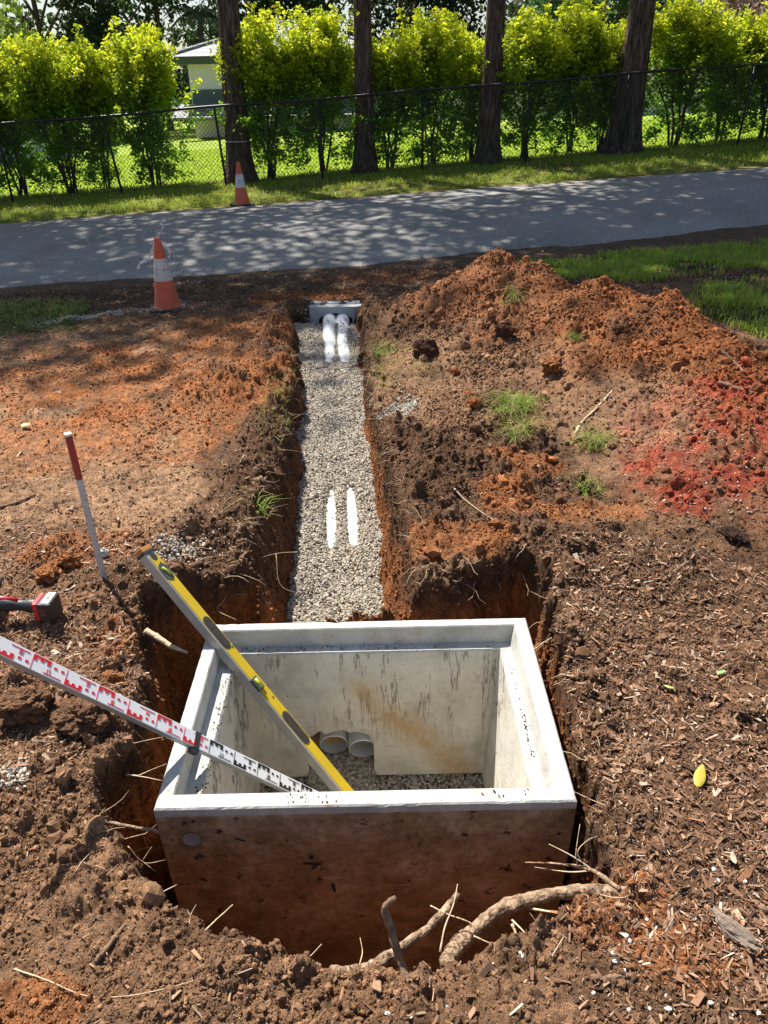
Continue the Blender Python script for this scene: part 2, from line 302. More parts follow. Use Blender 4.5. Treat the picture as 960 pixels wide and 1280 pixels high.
class MB:
    def __init__(s): s.v = []; s.f = []
    def box(s, c, d, M=None):
        n = len(s.v)
        for z in (-1, 1):
            for x, y in ((-1, -1), (1, -1), (1, 1), (-1, 1)):
                p = Vector((x * d[0] / 2, y * d[1] / 2, z * d[2] / 2))
                if M is not None: p = M @ p
                s.v.append(tuple(Vector(c) + p))
        for q in ((3, 2, 1, 0), (4, 5, 6, 7), (0, 1, 5, 4), (1, 2, 6, 5), (2, 3, 7, 6), (3, 0, 4, 7)): s.f.append(tuple(n + i for i in q))
        return s
    def tube(s, pts, rad, n=8, caps=True, wob=0.):
        pts = [Vector(p) for p in pts]; base_i = len(s.v); k = len(pts)
        if not hasattr(rad, '__len__'): rad = [rad] * k
        t0 = (pts[1] - pts[0]).normalized(); u = t0.orthogonal().normalized()
        for i, p in enumerate(pts):
            t = (pts[min(i + 1, k - 1)] - pts[max(i - 1, 0)]).normalized()
            u = (u - t * u.dot(t)).normalized(); w = t.cross(u)
            for j in range(n):
                a = 2 * math.pi * j / n; r = rad[i] * (1 + wob * (random.random() - .5))
                s.v.append(tuple(p + u * (math.cos(a) * r) + w * (math.sin(a) * r)))
        for i in range(k - 1):
            for j in range(n):
                a = base_i + i * n + j; b = base_i + i * n + (j + 1) % n
                s.f.append((a, b, b + n, a + n))
        if caps:
            s.f.append(tuple(base_i + j for j in range(n))[::-1]); s.f.append(tuple(base_i + (k - 1) * n + j for j in range(n)))
        return s
    def lathe(s, prof, n=24, c=(0, 0, 0), cap=True):
        b = len(s.v)
        for r, z in prof:
            for j in range(n):
                a = 2 * math.pi * j / n; s.v.append((c[0] + r * math.cos(a), c[1] + r * math.sin(a), c[2] + z))
        for i in range(len(prof) - 1):
            for j in range(n):
                p = b + i * n + j; q = b + i * n + (j + 1) % n; s.f.append((p, q, q + n, p + n))
        if cap:
            s.f.append(tuple(b + j for j in range(n))[::-1]); s.f.append(tuple(b + (len(prof) - 1) * n + j for j in range(n)))
        return s
    def prism(s, poly, z0, z1):
        b = len(s.v); n = len(poly)
        for z in (z0, z1):
            for x, y in poly: s.v.append((x, y, z))
        s.f.append(tuple(b + i for i in range(n))[::-1]); s.f.append(tuple(b + n + i for i in range(n)))
        for i in range(n): j = (i + 1) % n; s.f.append((b + i, b + j, b + n + j, b + n + i))
        return s
    def xf(s, M, start=0):
        s.v[start:] = [tuple(M @ Vector(p)) for p in s.v[start:]]; return s
    def build(s, name, mat, parent=None, loc=None, smooth=False, bevel=0., seg=2):
        me = bpy.data.meshes.new(name); me.from_pydata(s.v, [], s.f); me.materials.append(mat); me.update()
        if smooth: me.polygons.foreach_set('use_smooth', [True] * len(me.polygons))
        o = link(name, me, parent, loc)
        if bevel: b = o.modifiers.new('bevel', 'BEVEL'); b.width = bevel; b.segments = seg; b.limit_method = 'ANGLE'; b.angle_limit = R(40)
        return o
def spline(P, n=8):
    P = [Vector(p) for p in P]; out = []
    Q = [P[0] * 2 - P[1]] + P + [P[-1] * 2 - P[-2]]
    for i in range(1, len(Q) - 2):
        for k in range(n):
            t = k / n; a, b, c, d = Q[i - 1], Q[i], Q[i + 1], Q[i + 2]
            out.append(.5 * ((2 * b) + (c - a) * t + (2 * a - 5 * b + 4 * c - d) * t * t + (3 * b - a - 3 * c + d) * t ** 3))
    out.append(P[-1]); return out

# ------------------------------------------------------------------ the setting
ny, nx = GX.shape
idx = np.arange(nx * ny).reshape(ny, nx)
F = np.stack([idx[:-1, :-1], idx[:-1, 1:], idx[1:, 1:], idx[1:, :-1]], -1).reshape(-1, 4)
g = link('ground', fast_mesh('ground', np.stack([GX, GY, GZ], -1).reshape(-1, 3), F, M_SOIL, GC.reshape(-1, 3), True)); tag(g, kind='structure')

# the asphalt lane
m, N, L, P = nmat('asphalt')
geo = N.new('ShaderNodeNewGeometry')
n1 = nd(N, 'ShaderNodeTexNoise', i_Scale=1.1, i_Detail=6.0, i_Roughness=.6); n2 = nd(N, 'ShaderNodeTexVoronoi', i_Scale=95.0); n3 = nd(N, 'ShaderNodeTexNoise', i_Scale=60.0, i_Detail=4.0)
for q in (n1, n2, n3): L.new(geo.outputs['Position'], q.inputs['Vector'])
r1 = ramp(N, L, n1.outputs[0], [(.3, (.215, .205, .19)), (.7, (.31, .298, .28))]); r2 = ramp(N, L, n2.outputs['Color'], [(.1, (.7, .7, .7)), (.9, (1.35, 1.33, 1.3))])
c = mixc(N, L, 1.0, r1.outputs[0], r2.outputs[0], 'MULTIPLY')
wv = nd(N, 'ShaderNodeTexNoise', i_Scale=3.0, i_Detail=10.0, i_Roughness=.7); L.new(geo.outputs['Position'], wv.inputs['Vector'])
r3 = ramp(N, L, wv.outputs[0], [(.66, (0, 0, 0)), (.72, (1, 1, 1))]); c = mixc(N, L, r3.outputs[0], c, (.19, .15, .12))
L.new(c, P.inputs['Base Color']); P.inputs['Roughness'].default_value = .85; P.inputs['Specular IOR Level'].default_value = .3
b = nd(N, 'ShaderNodeBump', i_Strength=.5, i_Distance=.006); L.new(n3.outputs[0], b.inputs['Height']); L.new(b.outputs[0], P.inputs['Normal'])
M_ROAD = m
rx = np.concatenate([np.arange(-60, -8, 1.), np.arange(-8, 8, .04), np.arange(8, 60, 1.)]); rv = np.linspace(0, 1, 44)
y0 = 6.93 + .12 * np.clip(rx, 0, 12) + .03 * np.clip(rx, -12, 0) + .10 * fbm(rx * .8, rx * 0, 4, 1) + .05 * fbm(rx * 6, rx * 0, 3, 2); y1 = 10.25 + .04 * fbm(rx * .9, rx * 0 + 5, 4, 2)
y0 = y0 - .012 * rx * 0; V = []
RXg, RVg = np.meshgrid(rx, rv); RYg = y0[None, :] + (y1 - y0)[None, :] * RVg
bz = base(RXg, RYg) + .03 * np.sin(np.pi * RVg) + .012 + .008 * fbm(RXg * .7, RYg * .7, 3, 2); bz[0] -= .03; bz[-1] -= .03
idr = np.arange(RXg.size).reshape(RXg.shape); Fr = np.stack([idr[:-1, :-1], idr[:-1, 1:], idr[1:, 1:], idr[1:, :-1]], -1).reshape(-1, 4)
tag(link('road', fast_mesh('road', np.stack([RXg, RYg, bz], -1).reshape(-1, 3), Fr, M_ROAD, None, True)), kind='structure')

# ------------------------------------------------------------------ mass scatter helpers
_ico_v = None
def ico():
    t = (1 + 5 ** .5) / 2
    v = np.array([(-1, t, 0), (1, t, 0), (-1, -t, 0), (1, -t, 0), (0, -1, t), (0, 1, t), (0, -1, -t), (0, 1, -t), (t, 0, -1), (t, 0, 1), (-t, 0, -1), (-t, 0, 1)], float)
    f = np.array([(0, 11, 5), (0, 5, 1), (0, 1, 7), (0, 7, 10), (0, 10, 11), (1, 5, 9), (5, 11, 4), (11, 10, 2), (10, 7, 6), (7, 1, 8), (3, 9, 4), (3, 4, 2), (3, 2, 6), (3, 6, 8), (3, 8, 9), (4, 9, 5), (2, 4, 11), (6, 2, 10), (8, 6, 7), (9, 8, 1)])
    return v / np.linalg.norm(v[0]), f
def rand_rot(n, rg):
    q = rg.normal(size=(n, 4)); q /= np.linalg.norm(q, axis=1)[:, None]; w, x, y, z = q.T
    return np.stack([np.stack([1 - 2 * (y * y + z * z), 2 * (x * y - z * w), 2 * (x * z + y * w)], -1), np.stack([2 * (x * y + z * w), 1 - 2 * (x * x + z * z), 2 * (y * z - x * w)], -1), np.stack([2 * (x * z - y * w), 2 * (y * z + x * w), 1 - 2 * (x * x + y * y)], -1)], 1)
def rocks(P, size, cols, rg, squash=(1, .8, .62), jit=.28):
    v, f = ico(); n = len(P)
    V = v[None] * (1 + jit * (rg.random((n, 12, 1)) - .5) * 2) * np.array(squash)[None, None] * (1 + .25 * (rg.random((n, 1, 3)) - .5))
    V = np.einsum('nij,nkj->nki', rand_rot(n, rg), V) * size[:, None, None] + P[:, None]
    Fc = (f[None] + 12 * np.arange(n)[:, None, None]).reshape(-1, 3)
    return V.reshape(-1, 3), Fc, np.repeat(cols, 12, 0)
def rocks2(P, size, cols, rg, squash=(1, .85, .7)):
    v, f = ico(); vs = [tuple(q) for q in v]; mid = {}; F2 = []
    def m_(a, b):
        k = (min(a, b), max(a, b))
        if k not in mid: q = (v[a] + v[b]) / 2; q = q / np.linalg.norm(q); mid[k] = len(vs); vs.append(tuple(q))
        return mid[k]
    for a, b, c in f: x, y, z = m_(a, b), m_(b, c), m_(c, a); F2 += [(a, x, z), (b, y, x), (c, z, y), (x, y, z)]
    v2 = np.array(vs); F2 = np.array(F2); n = len(P); k = len(v2)
    D = rg.normal(size=(n, 5, 3)); D /= np.linalg.norm(D, axis=2)[..., None]; A = rg.random((n, 5)) * .38
    dsp = 1 + np.einsum('nd,ndk->nk', A, np.sign(np.einsum('ndj,kj->ndk', D, v2) - .35) * .5) + .16 * (rg.random((n, k)) - .5) * 2
    V = v2[None] * dsp[..., None] * np.array(squash)[None, None] * (1 + .5 * (rg.random((n, 1, 3)) - .5))
    V = np.einsum('nij,nkj->nki', rand_rot(n, rg), V) * size[:, None, None] + P[:, None]
    return V.reshape(-1, 3), (F2[None] + k * np.arange(n)[:, None, None]).reshape(-1, 3), np.repeat(cols, k, 0)
def chips(P, L_, Wd, T, yaw, tilt, roll, cols, rg, ends=.25):
    """flat tapering splinters with thickness: 8 vertices each"""
    n = len(P); e1 = ends + (1 - ends) * rg.random(n); e2 = ends + (1 - ends) * rg.random(n)
    U = np.zeros((n, 8, 3)); k = 0
    for sx, e in ((-1, e1), (1, e2)):
        for sy, sz in ((-1, -1), (1, -1), (1, 1), (-1, 1)):
            U[:, k, 0] = sx * L_ / 2 * (1 + .12 * sy * (rg.random(n) - .5)); U[:, k, 1] = sy * Wd / 2 * e; U[:, k, 2] = sz * T / 2 * e; k += 1
    ca, sa = np.cos(yaw), np.sin(yaw); ct, st = np.cos(tilt), np.sin(tilt); cr, sr = np.cos(roll), np.sin(roll)
    x, y, z = U[..., 0], U[..., 1], U[..., 2]
    y, z = y * cr[:, None] - z * sr[:, None], y * sr[:, None] + z * cr[:, None]
    x, z = x * ct[:, None] - z * st[:, None], x * st[:, None] + z * ct[:, None]
    x, y = x * ca[:, None] - y * sa[:, None], x * sa[:, None] + y * ca[:, None]
    V = np.stack([x, y, z], -1) + P[:, None]
    f = np.array([(0, 3, 2, 1), (4, 5, 6, 7), (0, 1, 5, 4), (1, 2, 6, 5), (2, 3, 7, 6), (3, 0, 4, 7)])
    return V.reshape(-1, 3), (f[None] + 8 * np.arange(n)[:, None, None]).reshape(-1, 4), np.repeat(cols, 8, 0)
def scatter(n, rg, x0, x1, y0_, y1_, dens=None, persp=1.3, wallw=1.):
    """points on the ground, denser near the camera, weighted by dens(x, y) and by steepness"""
    X = np.zeros(0); Y = np.zeros(0)
    while len(X) < n:
        y = y0_ * (y1_ / y0_) ** rg.random(n * 2); x = x0 + (x1 - x0) * rg.random(n * 2)
        ok = np.abs(x) < .62 * y + .35
        w = np.ones(len(x))
        if dens is not None: w = w * dens(x, y)
        ok &= rg.random(len(x)) < w
        X = np.concatenate([X, x[ok]]); Y = np.concatenate([Y, y[ok]])
        if len(X) == 0: break
    X, Y = X[:n], Y[:n]; return X, Y, bil(GZ, X, Y)
def col_at(x, y): return np.stack([bil(GC[..., i], x, y) for i in range(3)], -1)
def in_pit(x, y, m=.0): return (x > -.57 - m) & (x < .46 + m) & (y > 1.24 - m) & (y < 1.99 + m)
def fld(k): return lambda x, y: bil(GM[k], x, y)
CUT, MND, ROU = fld('cut'), fld('m'), fld('rough')

print('t0', round(time.time() - T0, 1))
# soil crumbs
rg = np.random.default_rng(3); X0_ = -.55
def dcr(x, y):
    d = .35 + .65 * np.clip(ROU(x, y), 0, 1); d = d * (y < 6.6) * ~in_pit(x, y)
    d = np.where((CUT(x, y) > .1) & (x > np.interp(y, TYk, TLk) + .05) & (x < np.interp(y, TYk, TRk) - .05) & (y > 2.2), 0, d)
    d = np.where(blob(x, y, -1.3, 3.4, 1.6, 1.0) > .5, d * .6, d); d = d * (.3 + .9 * sstep(-.3, .3, fbm(x * 3.1, y * 3.1, 3, 5)))
    return d
X, Y, Z = scatter(125000, rg, -4.2, 4.2, .5, 6.6, dcr)
sz = .0013 + .0045 * rg.pareto(2.6, len(X)).clip(0, 3.4) * .5 + .0006 * Y
sz = np.where(MND(X, Y) > .05, sz * 1.3 + .012 * (rg.random(len(X)) < .035) * rg.random(len(X)), sz); sz = sz + .010 * (rg.random(len(X)) < .012) * rg.random(len(X)) * (ROU(X, Y) > .5); sz = np.where(CUT(X, Y) > .05, np.minimum(sz, .008), sz)
cc = col_at(X, Y) * (.75 + .6 * rg.random((len(X), 1)))
dx_ = np.concatenate([-.50 + .035 * rg.random(260) ** .6, -.46 + .8 * rg.random(160) ** 1.8, .376 + .02 * rg.random(140) ** 2, X0_ + .3 + .14 * rg.random(60) + .45 * (rg.random(60) < .4)]); dy_ = np.concatenate([1.33 + .5 * rg.random(260) ** 1.3, 1.908 + .02 * rg.random(160), 1.45 + .18 * rg.random(140) + .2 * (rg.random(140) < .3), 1.262 + .03 * rg.random(60)])
dz_ = np.concatenate([np.full(260, -.063), np.full(160, -.063), np.full(140, -.063), np.full(60, .001)]); ds_ = .0012 + .0022 * rg.random(620) ** 3
X = np.concatenate([X, dx_]); Y = np.concatenate([Y, dy_]); Z = np.concatenate([Z, dz_]); sz = np.concatenate([sz, ds_]); cc = np.concatenate([cc, np.tile(C_DRK * .8, (620, 1))])
Pc = np.stack([X, Y, Z + sz * .2], -1); bg = sz > .0040
V, Fc, Cc = rocks(Pc[~bg], sz[~bg], cc[~bg], rg, jit=.42); V2, F2_, C2 = rocks2(Pc[bg], sz[bg], cc[bg], rg); print('crumbs', (~bg).sum(), bg.sum())
V, Fc, Cc = np.concatenate([V, V2]), np.concatenate([Fc, F2_ + len(V)]), np.concatenate([Cc, C2])
tag(link('soil_crumbs', fast_mesh('soil_crumbs', V, Fc, M_CRUMB, Cc, False)), 'loose crumbs of brown and orange soil over the whole dig', 'soil', kind='stuff')

# big broken clods tumbled over the mound and the banks
def dbig(x, y): return np.clip((MND(x, y) > .04) * 1. + .5 * (ROU(x, y) > .8), 0, 1) * (y < 6) * (CUT(x, y) < .05) * ~in_pit(x, y)
X, Y, Z = scatter(900, rg, -2., 3.2, 1.0, 6.0, dbig); sz = .008 + .028 * rg.random(len(X)) ** 2.6
V, Fc, Cc = rocks2(np.stack([X, Y, Z + sz * .15], -1), sz, col_at(X, Y) * (.7 + .6 * rg.random((len(X), 1))), rg)
tag(link('loose_clods', fast_mesh('loose_clods', V, Fc, M_CRUMB, Cc, False)), 'hundreds of broken soil clods tumbled over the mound and banks', 'soil', kind='stuff')
# crumbs and clods clinging to the steep cut faces
jj = np.where((ys > .8) & (ys < 5.8))[0]; ii = np.where((xs > -1.1) & (xs < .9))[0]; sub = np.ix_(jj, ii)
gy_, gx_ = np.gradient(GZ[sub], ys[jj], xs[ii]); gm_ = np.sqrt(gx_ ** 2 + gy_ ** 2); ar_ = np.outer(np.gradient(ys[jj]), np.gradient(xs[ii])) * gm_
ct_ = GM['cut'][sub]; wgt = np.where((ct_ > .02) & (ct_ < .62) & (gm_ > .9), ar_, 0).ravel(); wgt /= wgt.sum(); pick = rg.choice(len(wgt), 17000, p=wgt)
aj, ai = np.unravel_index(pick, ct_.shape); X = xs[ii][ai] + rg.normal(0, .002, len(ai)); Y = ys[jj][aj] + rg.normal(0, .002, len(ai)); Z = GZ[sub][aj, ai]; nx_ = -gx_[aj, ai]; ny_ = -gy_[aj, ai]; nl = np.sqrt(nx_ ** 2 + ny_ ** 2 + 1)
ok = ~((X > -.57) & (X < .455) & (Y > 1.245) & (Y < 1.99)); sz = .0022 + .008 * rg.random(len(X)) ** 3.2
P_ = np.stack([X + nx_ / nl * sz * .3, Y + ny_ / nl * sz * .3, Z], -1); V, Fc, Cc = rocks2(P_[ok], sz[ok], (col_at(X, Y) * (.6 + .75 * rg.random((len(X), 1))))[ok], rg)
tag(link('wall_crumbs', fast_mesh('wall_crumbs', V, Fc, M_CRUMB, Cc, False)), 'crumbs and small clods clinging to the cut walls of the dig', 'soil', kind='stuff')
# pale flecks of lime in the red soil
k = 500; X = 1.5 + rg.normal(0, .32, k); Y = 2.95 + rg.normal(0, .28, k); V, Fc, Cc = rocks(np.stack([X, Y, bil(GZ, X, Y) + .004], -1), .0022 + .003 * rg.random(k), np.tile([[.62, .5, .44]], (k, 1)), rg)
tag(link('lime_flecks', fast_mesh('lime_flecks', V, Fc, M_STONE, Cc)), 'small pale flecks scattered through the red soil', 'lime', kind='stuff')

# bark mulch and litter chips
def dmul(x, y):
    a = blob(x, y, .95, 1.45, .75, .95, .3, 2) + .75 * blob(x, y, -1.0, 2.0, .75, .65, .4) + .5 * blob(x, y, -.45, 2.6, .4, .5) + .8 * blob(x, y, .4, 6.2, 5, .55, .3) + .55 * blob(x, y, -1.3, 1.4, .6, .5) + .05 + .22 * blob(x, y, -1.3, 2.8, 1.1, .6)
    a = a + .4 * blob(x, y, 2.6, 5.8, 1.5, .4)
    return np.clip(a * (.35 + .9 * sstep(-.35, .3, fbm(x * 2.6, y * 2.6, 3, 3))), 0, 1) * (CUT(x, y) < .03) * (1 - .93 * (MND(x, y) > .06)) * (1 - sstep(6.75, 7.35, y))
X, Y, Z = scatter(90000, rg, -4.4, 4.4, .5, 7.4, dmul)
n = len(X); big = rg.random(n) < .22; ln = np.where(big, .011 + .026 * rg.random(n) ** 2, .004 + .009 * rg.random(n) ** 2) + .0011 * Y; wd = ln * (.10 + .42 * rg.random(n) ** 1.3); th = np.minimum(wd * .4, .0018)
pal = np.array([[.17, .085, .045], [.25, .135, .075], [.35, .215, .13], [.50, .36, .25], [.075, .040, .024], [.36, .165, .08], [.60, .47, .35]]); cc = pal[rg.choice(7, n, p=[.27, .25, .17, .065, .16, .06, .025])] * (.7 + .45 * rg.random((n, 1)))
Z = np.where(Y > 6.75, np.maximum(Z, base(X, Y) + .012 + .03 * np.sin(np.pi * np.clip((Y - 6.9) / 3.35, 0, 1))), Z)
V, Fc, Cc = chips(np.stack([X, Y, Z + .003 + .004 * rg.random(n)], -1), ln, wd, th, rg.random(n) * 6.3, rg.normal(0, .35, n), rg.normal(0, .5, n), cc, rg)
tag(link('bark_mulch', fast_mesh('bark_mulch', V, Fc, M_CHIP, Cc)), 'scattered bark mulch and wood splinters on the soil', 'mulch', kind='stuff')

# fine root hairs sticking from the cut faces
def hairs():
    mb = MB(); r2 = random.Random(8)
    spots = []
    for _ in range(330):
        k = r2.random()
        if k < .3: y = r2.uniform(2.25, 4.6); x = float(np.interp(y, TYk, TRk)) + r2.uniform(-.03, .02); dx = -1
        elif k < .55: y = r2.uniform(2.2, 4.6); x = float(np.interp(y, TYk, TLk)) + r2.uniform(-.02, .03); dx = 1
        elif k < .7: x = r2.uniform(.05, .5); y = 2.28 + r2.uniform(-.05, .05); dx = 0
        elif k < .78: x = r2.uniform(.08, .52); y = .93 + .15 * (x - .08) + r2.uniform(-.02, .04); dx = 0
        elif k < .86: y = r2.uniform(1.2, 2.1); x = .51 + r2.uniform(-.02, .03); dx = -1
        else: y = r2.uniform(1.0, 2.0); x = -.66 + r2.uniform(-.04, .05); dx = 1
        z = gz(x, y); p = Vector((x, y, z)); L_ = r2.uniform(.03, .13); a = r2.uniform(-1.2, 1.2)
        d = Vector((dx * math.cos(a) + (0 if dx else math.sin(a)), math.sin(a) if dx else -1, r2.uniform(-.7, .3))).normalized()
        q = [p - d * .02]
        for i in range(4): d = (d + Vector((r2.gauss(0, .3), r2.gauss(0, .3), r2.gauss(0, .3)))).normalized(); q.append(q[-1] + d * L_ / 4)
        mb.tube(q, [.0011, .0010, .0009, .0007, .0003], 4, False)
    o = mb.build('root_hairs', M_ROOTP, smooth=True); tag(o, 'fine pale root hairs poking from the cut soil edges', 'root hairs', kind='stuff')
hairs()

# ------------------------------------------------------------------ gravel
def gcol(n, rg, dark=1.): 
    b = np.array([[.43, .385, .315], [.33, .29, .235], [.55, .50, .42], [.20, .175, .145], [.40, .33, .24]]); return b[rg.choice(5, n, p=[.35, .25, .2, .1, .1])] * (.85 + .3 * rg.random((n, 1))) * dark
rg = np.random.default_rng(9)
n = 46000; Y = 1.97 + 3.55 * rg.random(n) ** 1.25; xl = np.interp(Y, TYk, TLk) + .01; xr = np.interp(Y, TYk, TRk) - .01; u = rg.random(n); X = xl + (xr - xl) * u
pz0 = np.array([-.190, 1.925, -.492]); pz1 = np.array([-.362, 5.5, .030]); qz0 = np.array([-.090, 1.915, -.484]); qz1 = np.array([-.268, 5.5, .030])
def px_at(a, b, y): t = (y - a[1]) / (b[1] - a[1]); return a[0] + (b[0] - a[0]) * t, a[2] + (b[2] - a[2]) * t
def gravel_top(x, y):
    z = gravel_z(y) + .012 * fbm(x * 6, y * 6, 3, 1) + .006 * fbm(x * 25, y * 25, 2, 2) + .03 * np.exp(-((x - np.interp(y, TYk, TLk)) / .05) ** 2) + .02 * np.exp(-((x - np.interp(y, TYk, TRk)) / .04) ** 2)
    # heaped between the pipes in front of the headwall, scraped off the pipe tops further down
    z = z + .045 * np.exp(-((x + .305) / .03) ** 2 - ((y - 5.3) / .12) ** 2) + .04 * np.exp(-((x + .19) / .05) ** 2 - ((y - 5.2) / .2) ** 2) + .03 * np.exp(-((x + .5) / .07) ** 2 - ((y - 5.25) / .2) ** 2)
    for a, b in ((pz0, pz1), (qz0, qz1)):
        cx, cz = px_at(a, b, y); top = cz + .049; k = np.exp(-((x - cx) / .031) ** 2); wob_ = .05 * fbm(x * 22 + cz * 0, y * 6, 3, 1 if a is pz0 else 4); e = sstep(2.86, 2.98, y + wob_) * (1 - sstep(3.15, 3.5, y + wob_ * 2)) * (1 if a is pz0 else .88)
        z = z - np.maximum(0, z - (top - .022)) * k * e
        cover = (y < 2.87) | ((y > 3.35) & (y < 4.66)); z = np.where(cover, np.maximum(z, (top + .012) * k + z * (1 - k)), z)
    return z
Z = gravel_top(X, Y) - .010 * rg.random(n) ** 2
sz = .0040 + .0030 * rg.random(n) + .00025 * Y
m_ = 70; ty = np.where(rg.random(m_) < .45, 2.86 + .62 * rg.random(m_), 4.75 + .6 * rg.random(m_) ** .6 * (1)); sd_ = rg.random(m_) < .5; ax_ = np.where(sd_, pz0[0] + (ty - pz0[1]) / (pz1[1] - pz0[1]) * (pz1[0] - pz0[0]), qz0[0] + (ty - qz0[1]) / (qz1[1] - qz0[1]) * (qz1[0] - qz0[0]))
az_ = pz0[2] + (ty - 1.925) / (5.5 - 1.925) * (pz1[2] - pz0[2]); of_ = rg.normal(0, .024, m_).clip(-.042, .042); X = np.concatenate([X, ax_ + of_]); Y = np.concatenate([Y, ty]); Z = np.concatenate([Z, az_ + np.sqrt(.049 ** 2 - of_ ** 2) + .004]); sz = np.concatenate([sz, .004 + .0025 * rg.random(m_)]); n += m_
V, Fc, Cc = rocks(np.stack([X, Y, Z], -1), sz, gcol(n, rg), rg, (1, .85, .7), .3)
# sheet below the loose stones
bx = np.linspace(0, 1, 40); by = np.linspace(1.97, 5.55, 260); BX, BYg = np.meshgrid(bx, by); xl = np.interp(BYg, TYk, TLk) - .01; xr = np.interp(BYg, TYk, TRk) + .02; BX = xl + (xr - xl) * BX
BZg = gravel_top(BX, BYg) - .014; ib = np.arange(BX.size).reshape(BX.shape); Fb = np.stack([ib[:-1, :-1], ib[:-1, 1:], ib[1:, 1:], ib[1:, :-1]], -1).reshape(-1, 4)
Fb = np.concatenate([Fb[:, [0, 1, 2]], Fb[:, [0, 2, 3]]])
VV = np.concatenate([V, np.stack([BX, BYg, BZg], -1).reshape(-1, 3)]); FF = np.concatenate([Fc, Fb + len(V)]); CG = np.concatenate([Cc, np.tile([[.24, .21, .17]], (BX.size, 1))])
tag(link('trench_gravel', fast_mesh('trench_gravel', VV, FF, M_STONE, CG)), 'pale crushed gravel filling the bottom of the trench', 'gravel', kind='stuff')
n = 9000; X = -.46 + .82 * rg.random(n); Y = 1.30 + .68 * rg.random(n); Z = -.612 + .012 * fbm(X * 8, Y * 8, 3, 1) + .004 * rg.random(n)
hx = -.275 + .222 * rg.random(2600); hy = 1.80 + .22 * rg.random(2600); X = np.concatenate([X, hx]); Y = np.concatenate([Y, hy]); Z = np.concatenate([Z, -.610 + .052 * sstep(1.80, 1.96, hy) + .006 * rg.random(2600)]); n += 2600
V, Fc, Cc = rocks(np.stack([X, Y, Z], -1), .0055 + .0035 * rg.random(n), gcol(n, rg, .8), rg, (1, .85, .7), .3)  # stone colours scaled down: the pit's shade is put into them
bed = np.array([[-.5, 1.28, -.622], [.42, 1.28, -.622], [.42, 2.15, -.622], [-.5, 2.15, -.622]])
VV = np.concatenate([V, bed]); FF = np.concatenate([Fc, np.array([[0, 1, 2], [0, 2, 3]]) + len(V)]); CG = np.concatenate([Cc, np.tile([[.25, .22, .18]], (4, 1))])
tag(link('pit_gravel', fast_mesh('pit_gravel', VV, FF, M_STONE, CG)), 'grey-brown gravel on the floor inside the concrete pit, darkened to stand for shade', 'gravel', kind='stuff')
# spilled gravel patches
n = 2600; cx = []; 
for (px, py), k, rx_, ry_ in (((140, 392), 1500, .34, .05), ((500, 508), 300, .08, .09), ((222, 690), 260, .10, .06), ((395, 405), 250, .08, .1), ((20, 968), 60, .03, .04), ((505, 512), 200, .05, .05)):
    p = gp(px, py); a = rg.normal(size=(k, 2)) * .6
    xx = p[0] + a[:, 0] * rx_; yy = p[1] + a[:, 1] * ry_ + (xx - p[0]) * (.35 if k == 1500 else 0); cx.append(np.stack([xx, yy, bil(GZ, xx, yy) + .003], -1))
Pp = np.concatenate(cx); V, Fc, Cc = rocks(Pp, .005 + .004 * rg.random(len(Pp)), gcol(len(Pp), rg), rg)
tag(link('spilled_gravel', fast_mesh('spilled_gravel', V, Fc, M_STONE, Cc)), 'thin scatter of pale gravel spilled on the bare ground', 'gravel', kind='stuff')

print('t1', round(time.time() - T0, 1))
# ------------------------------------------------------------------ the two drain pipes
M_PVC = simple('white_pvc', (.70, .71, .70), .35, var=.03, dirt=((.45, .40, .33), 14, .62))
for a, b, lab, ex in ((pz0, pz1, 'left white drain pipe, its pit end half hidden behind the yellow level', 0), (qz0, qz1, 'right white drain pipe, its open end poking furthest into the pit', .018)):
    d = Vector(b - a).normalized(); a2 = Vector(a) - d * ex; Lp = (Vector(b) - a2).length
    root = empty('drain_pipe', a2, d.to_track_quat('Z', 'Y')); tag(root, lab, 'pipe')
    MB().lathe([(.0455, 0), (.0485, .0015), (.0490, .004), (.0490, Lp)], 40, cap=False).build('pipe_wall', M_PVC, root, smooth=True)
    MB().lathe([(.0455, 0), (.0450, .004), (.0450, Lp)], 40, cap=False).build('pipe_bore', simple('pipe_inside', (.42, .43, .43), .5, var=.1), root, smooth=True)

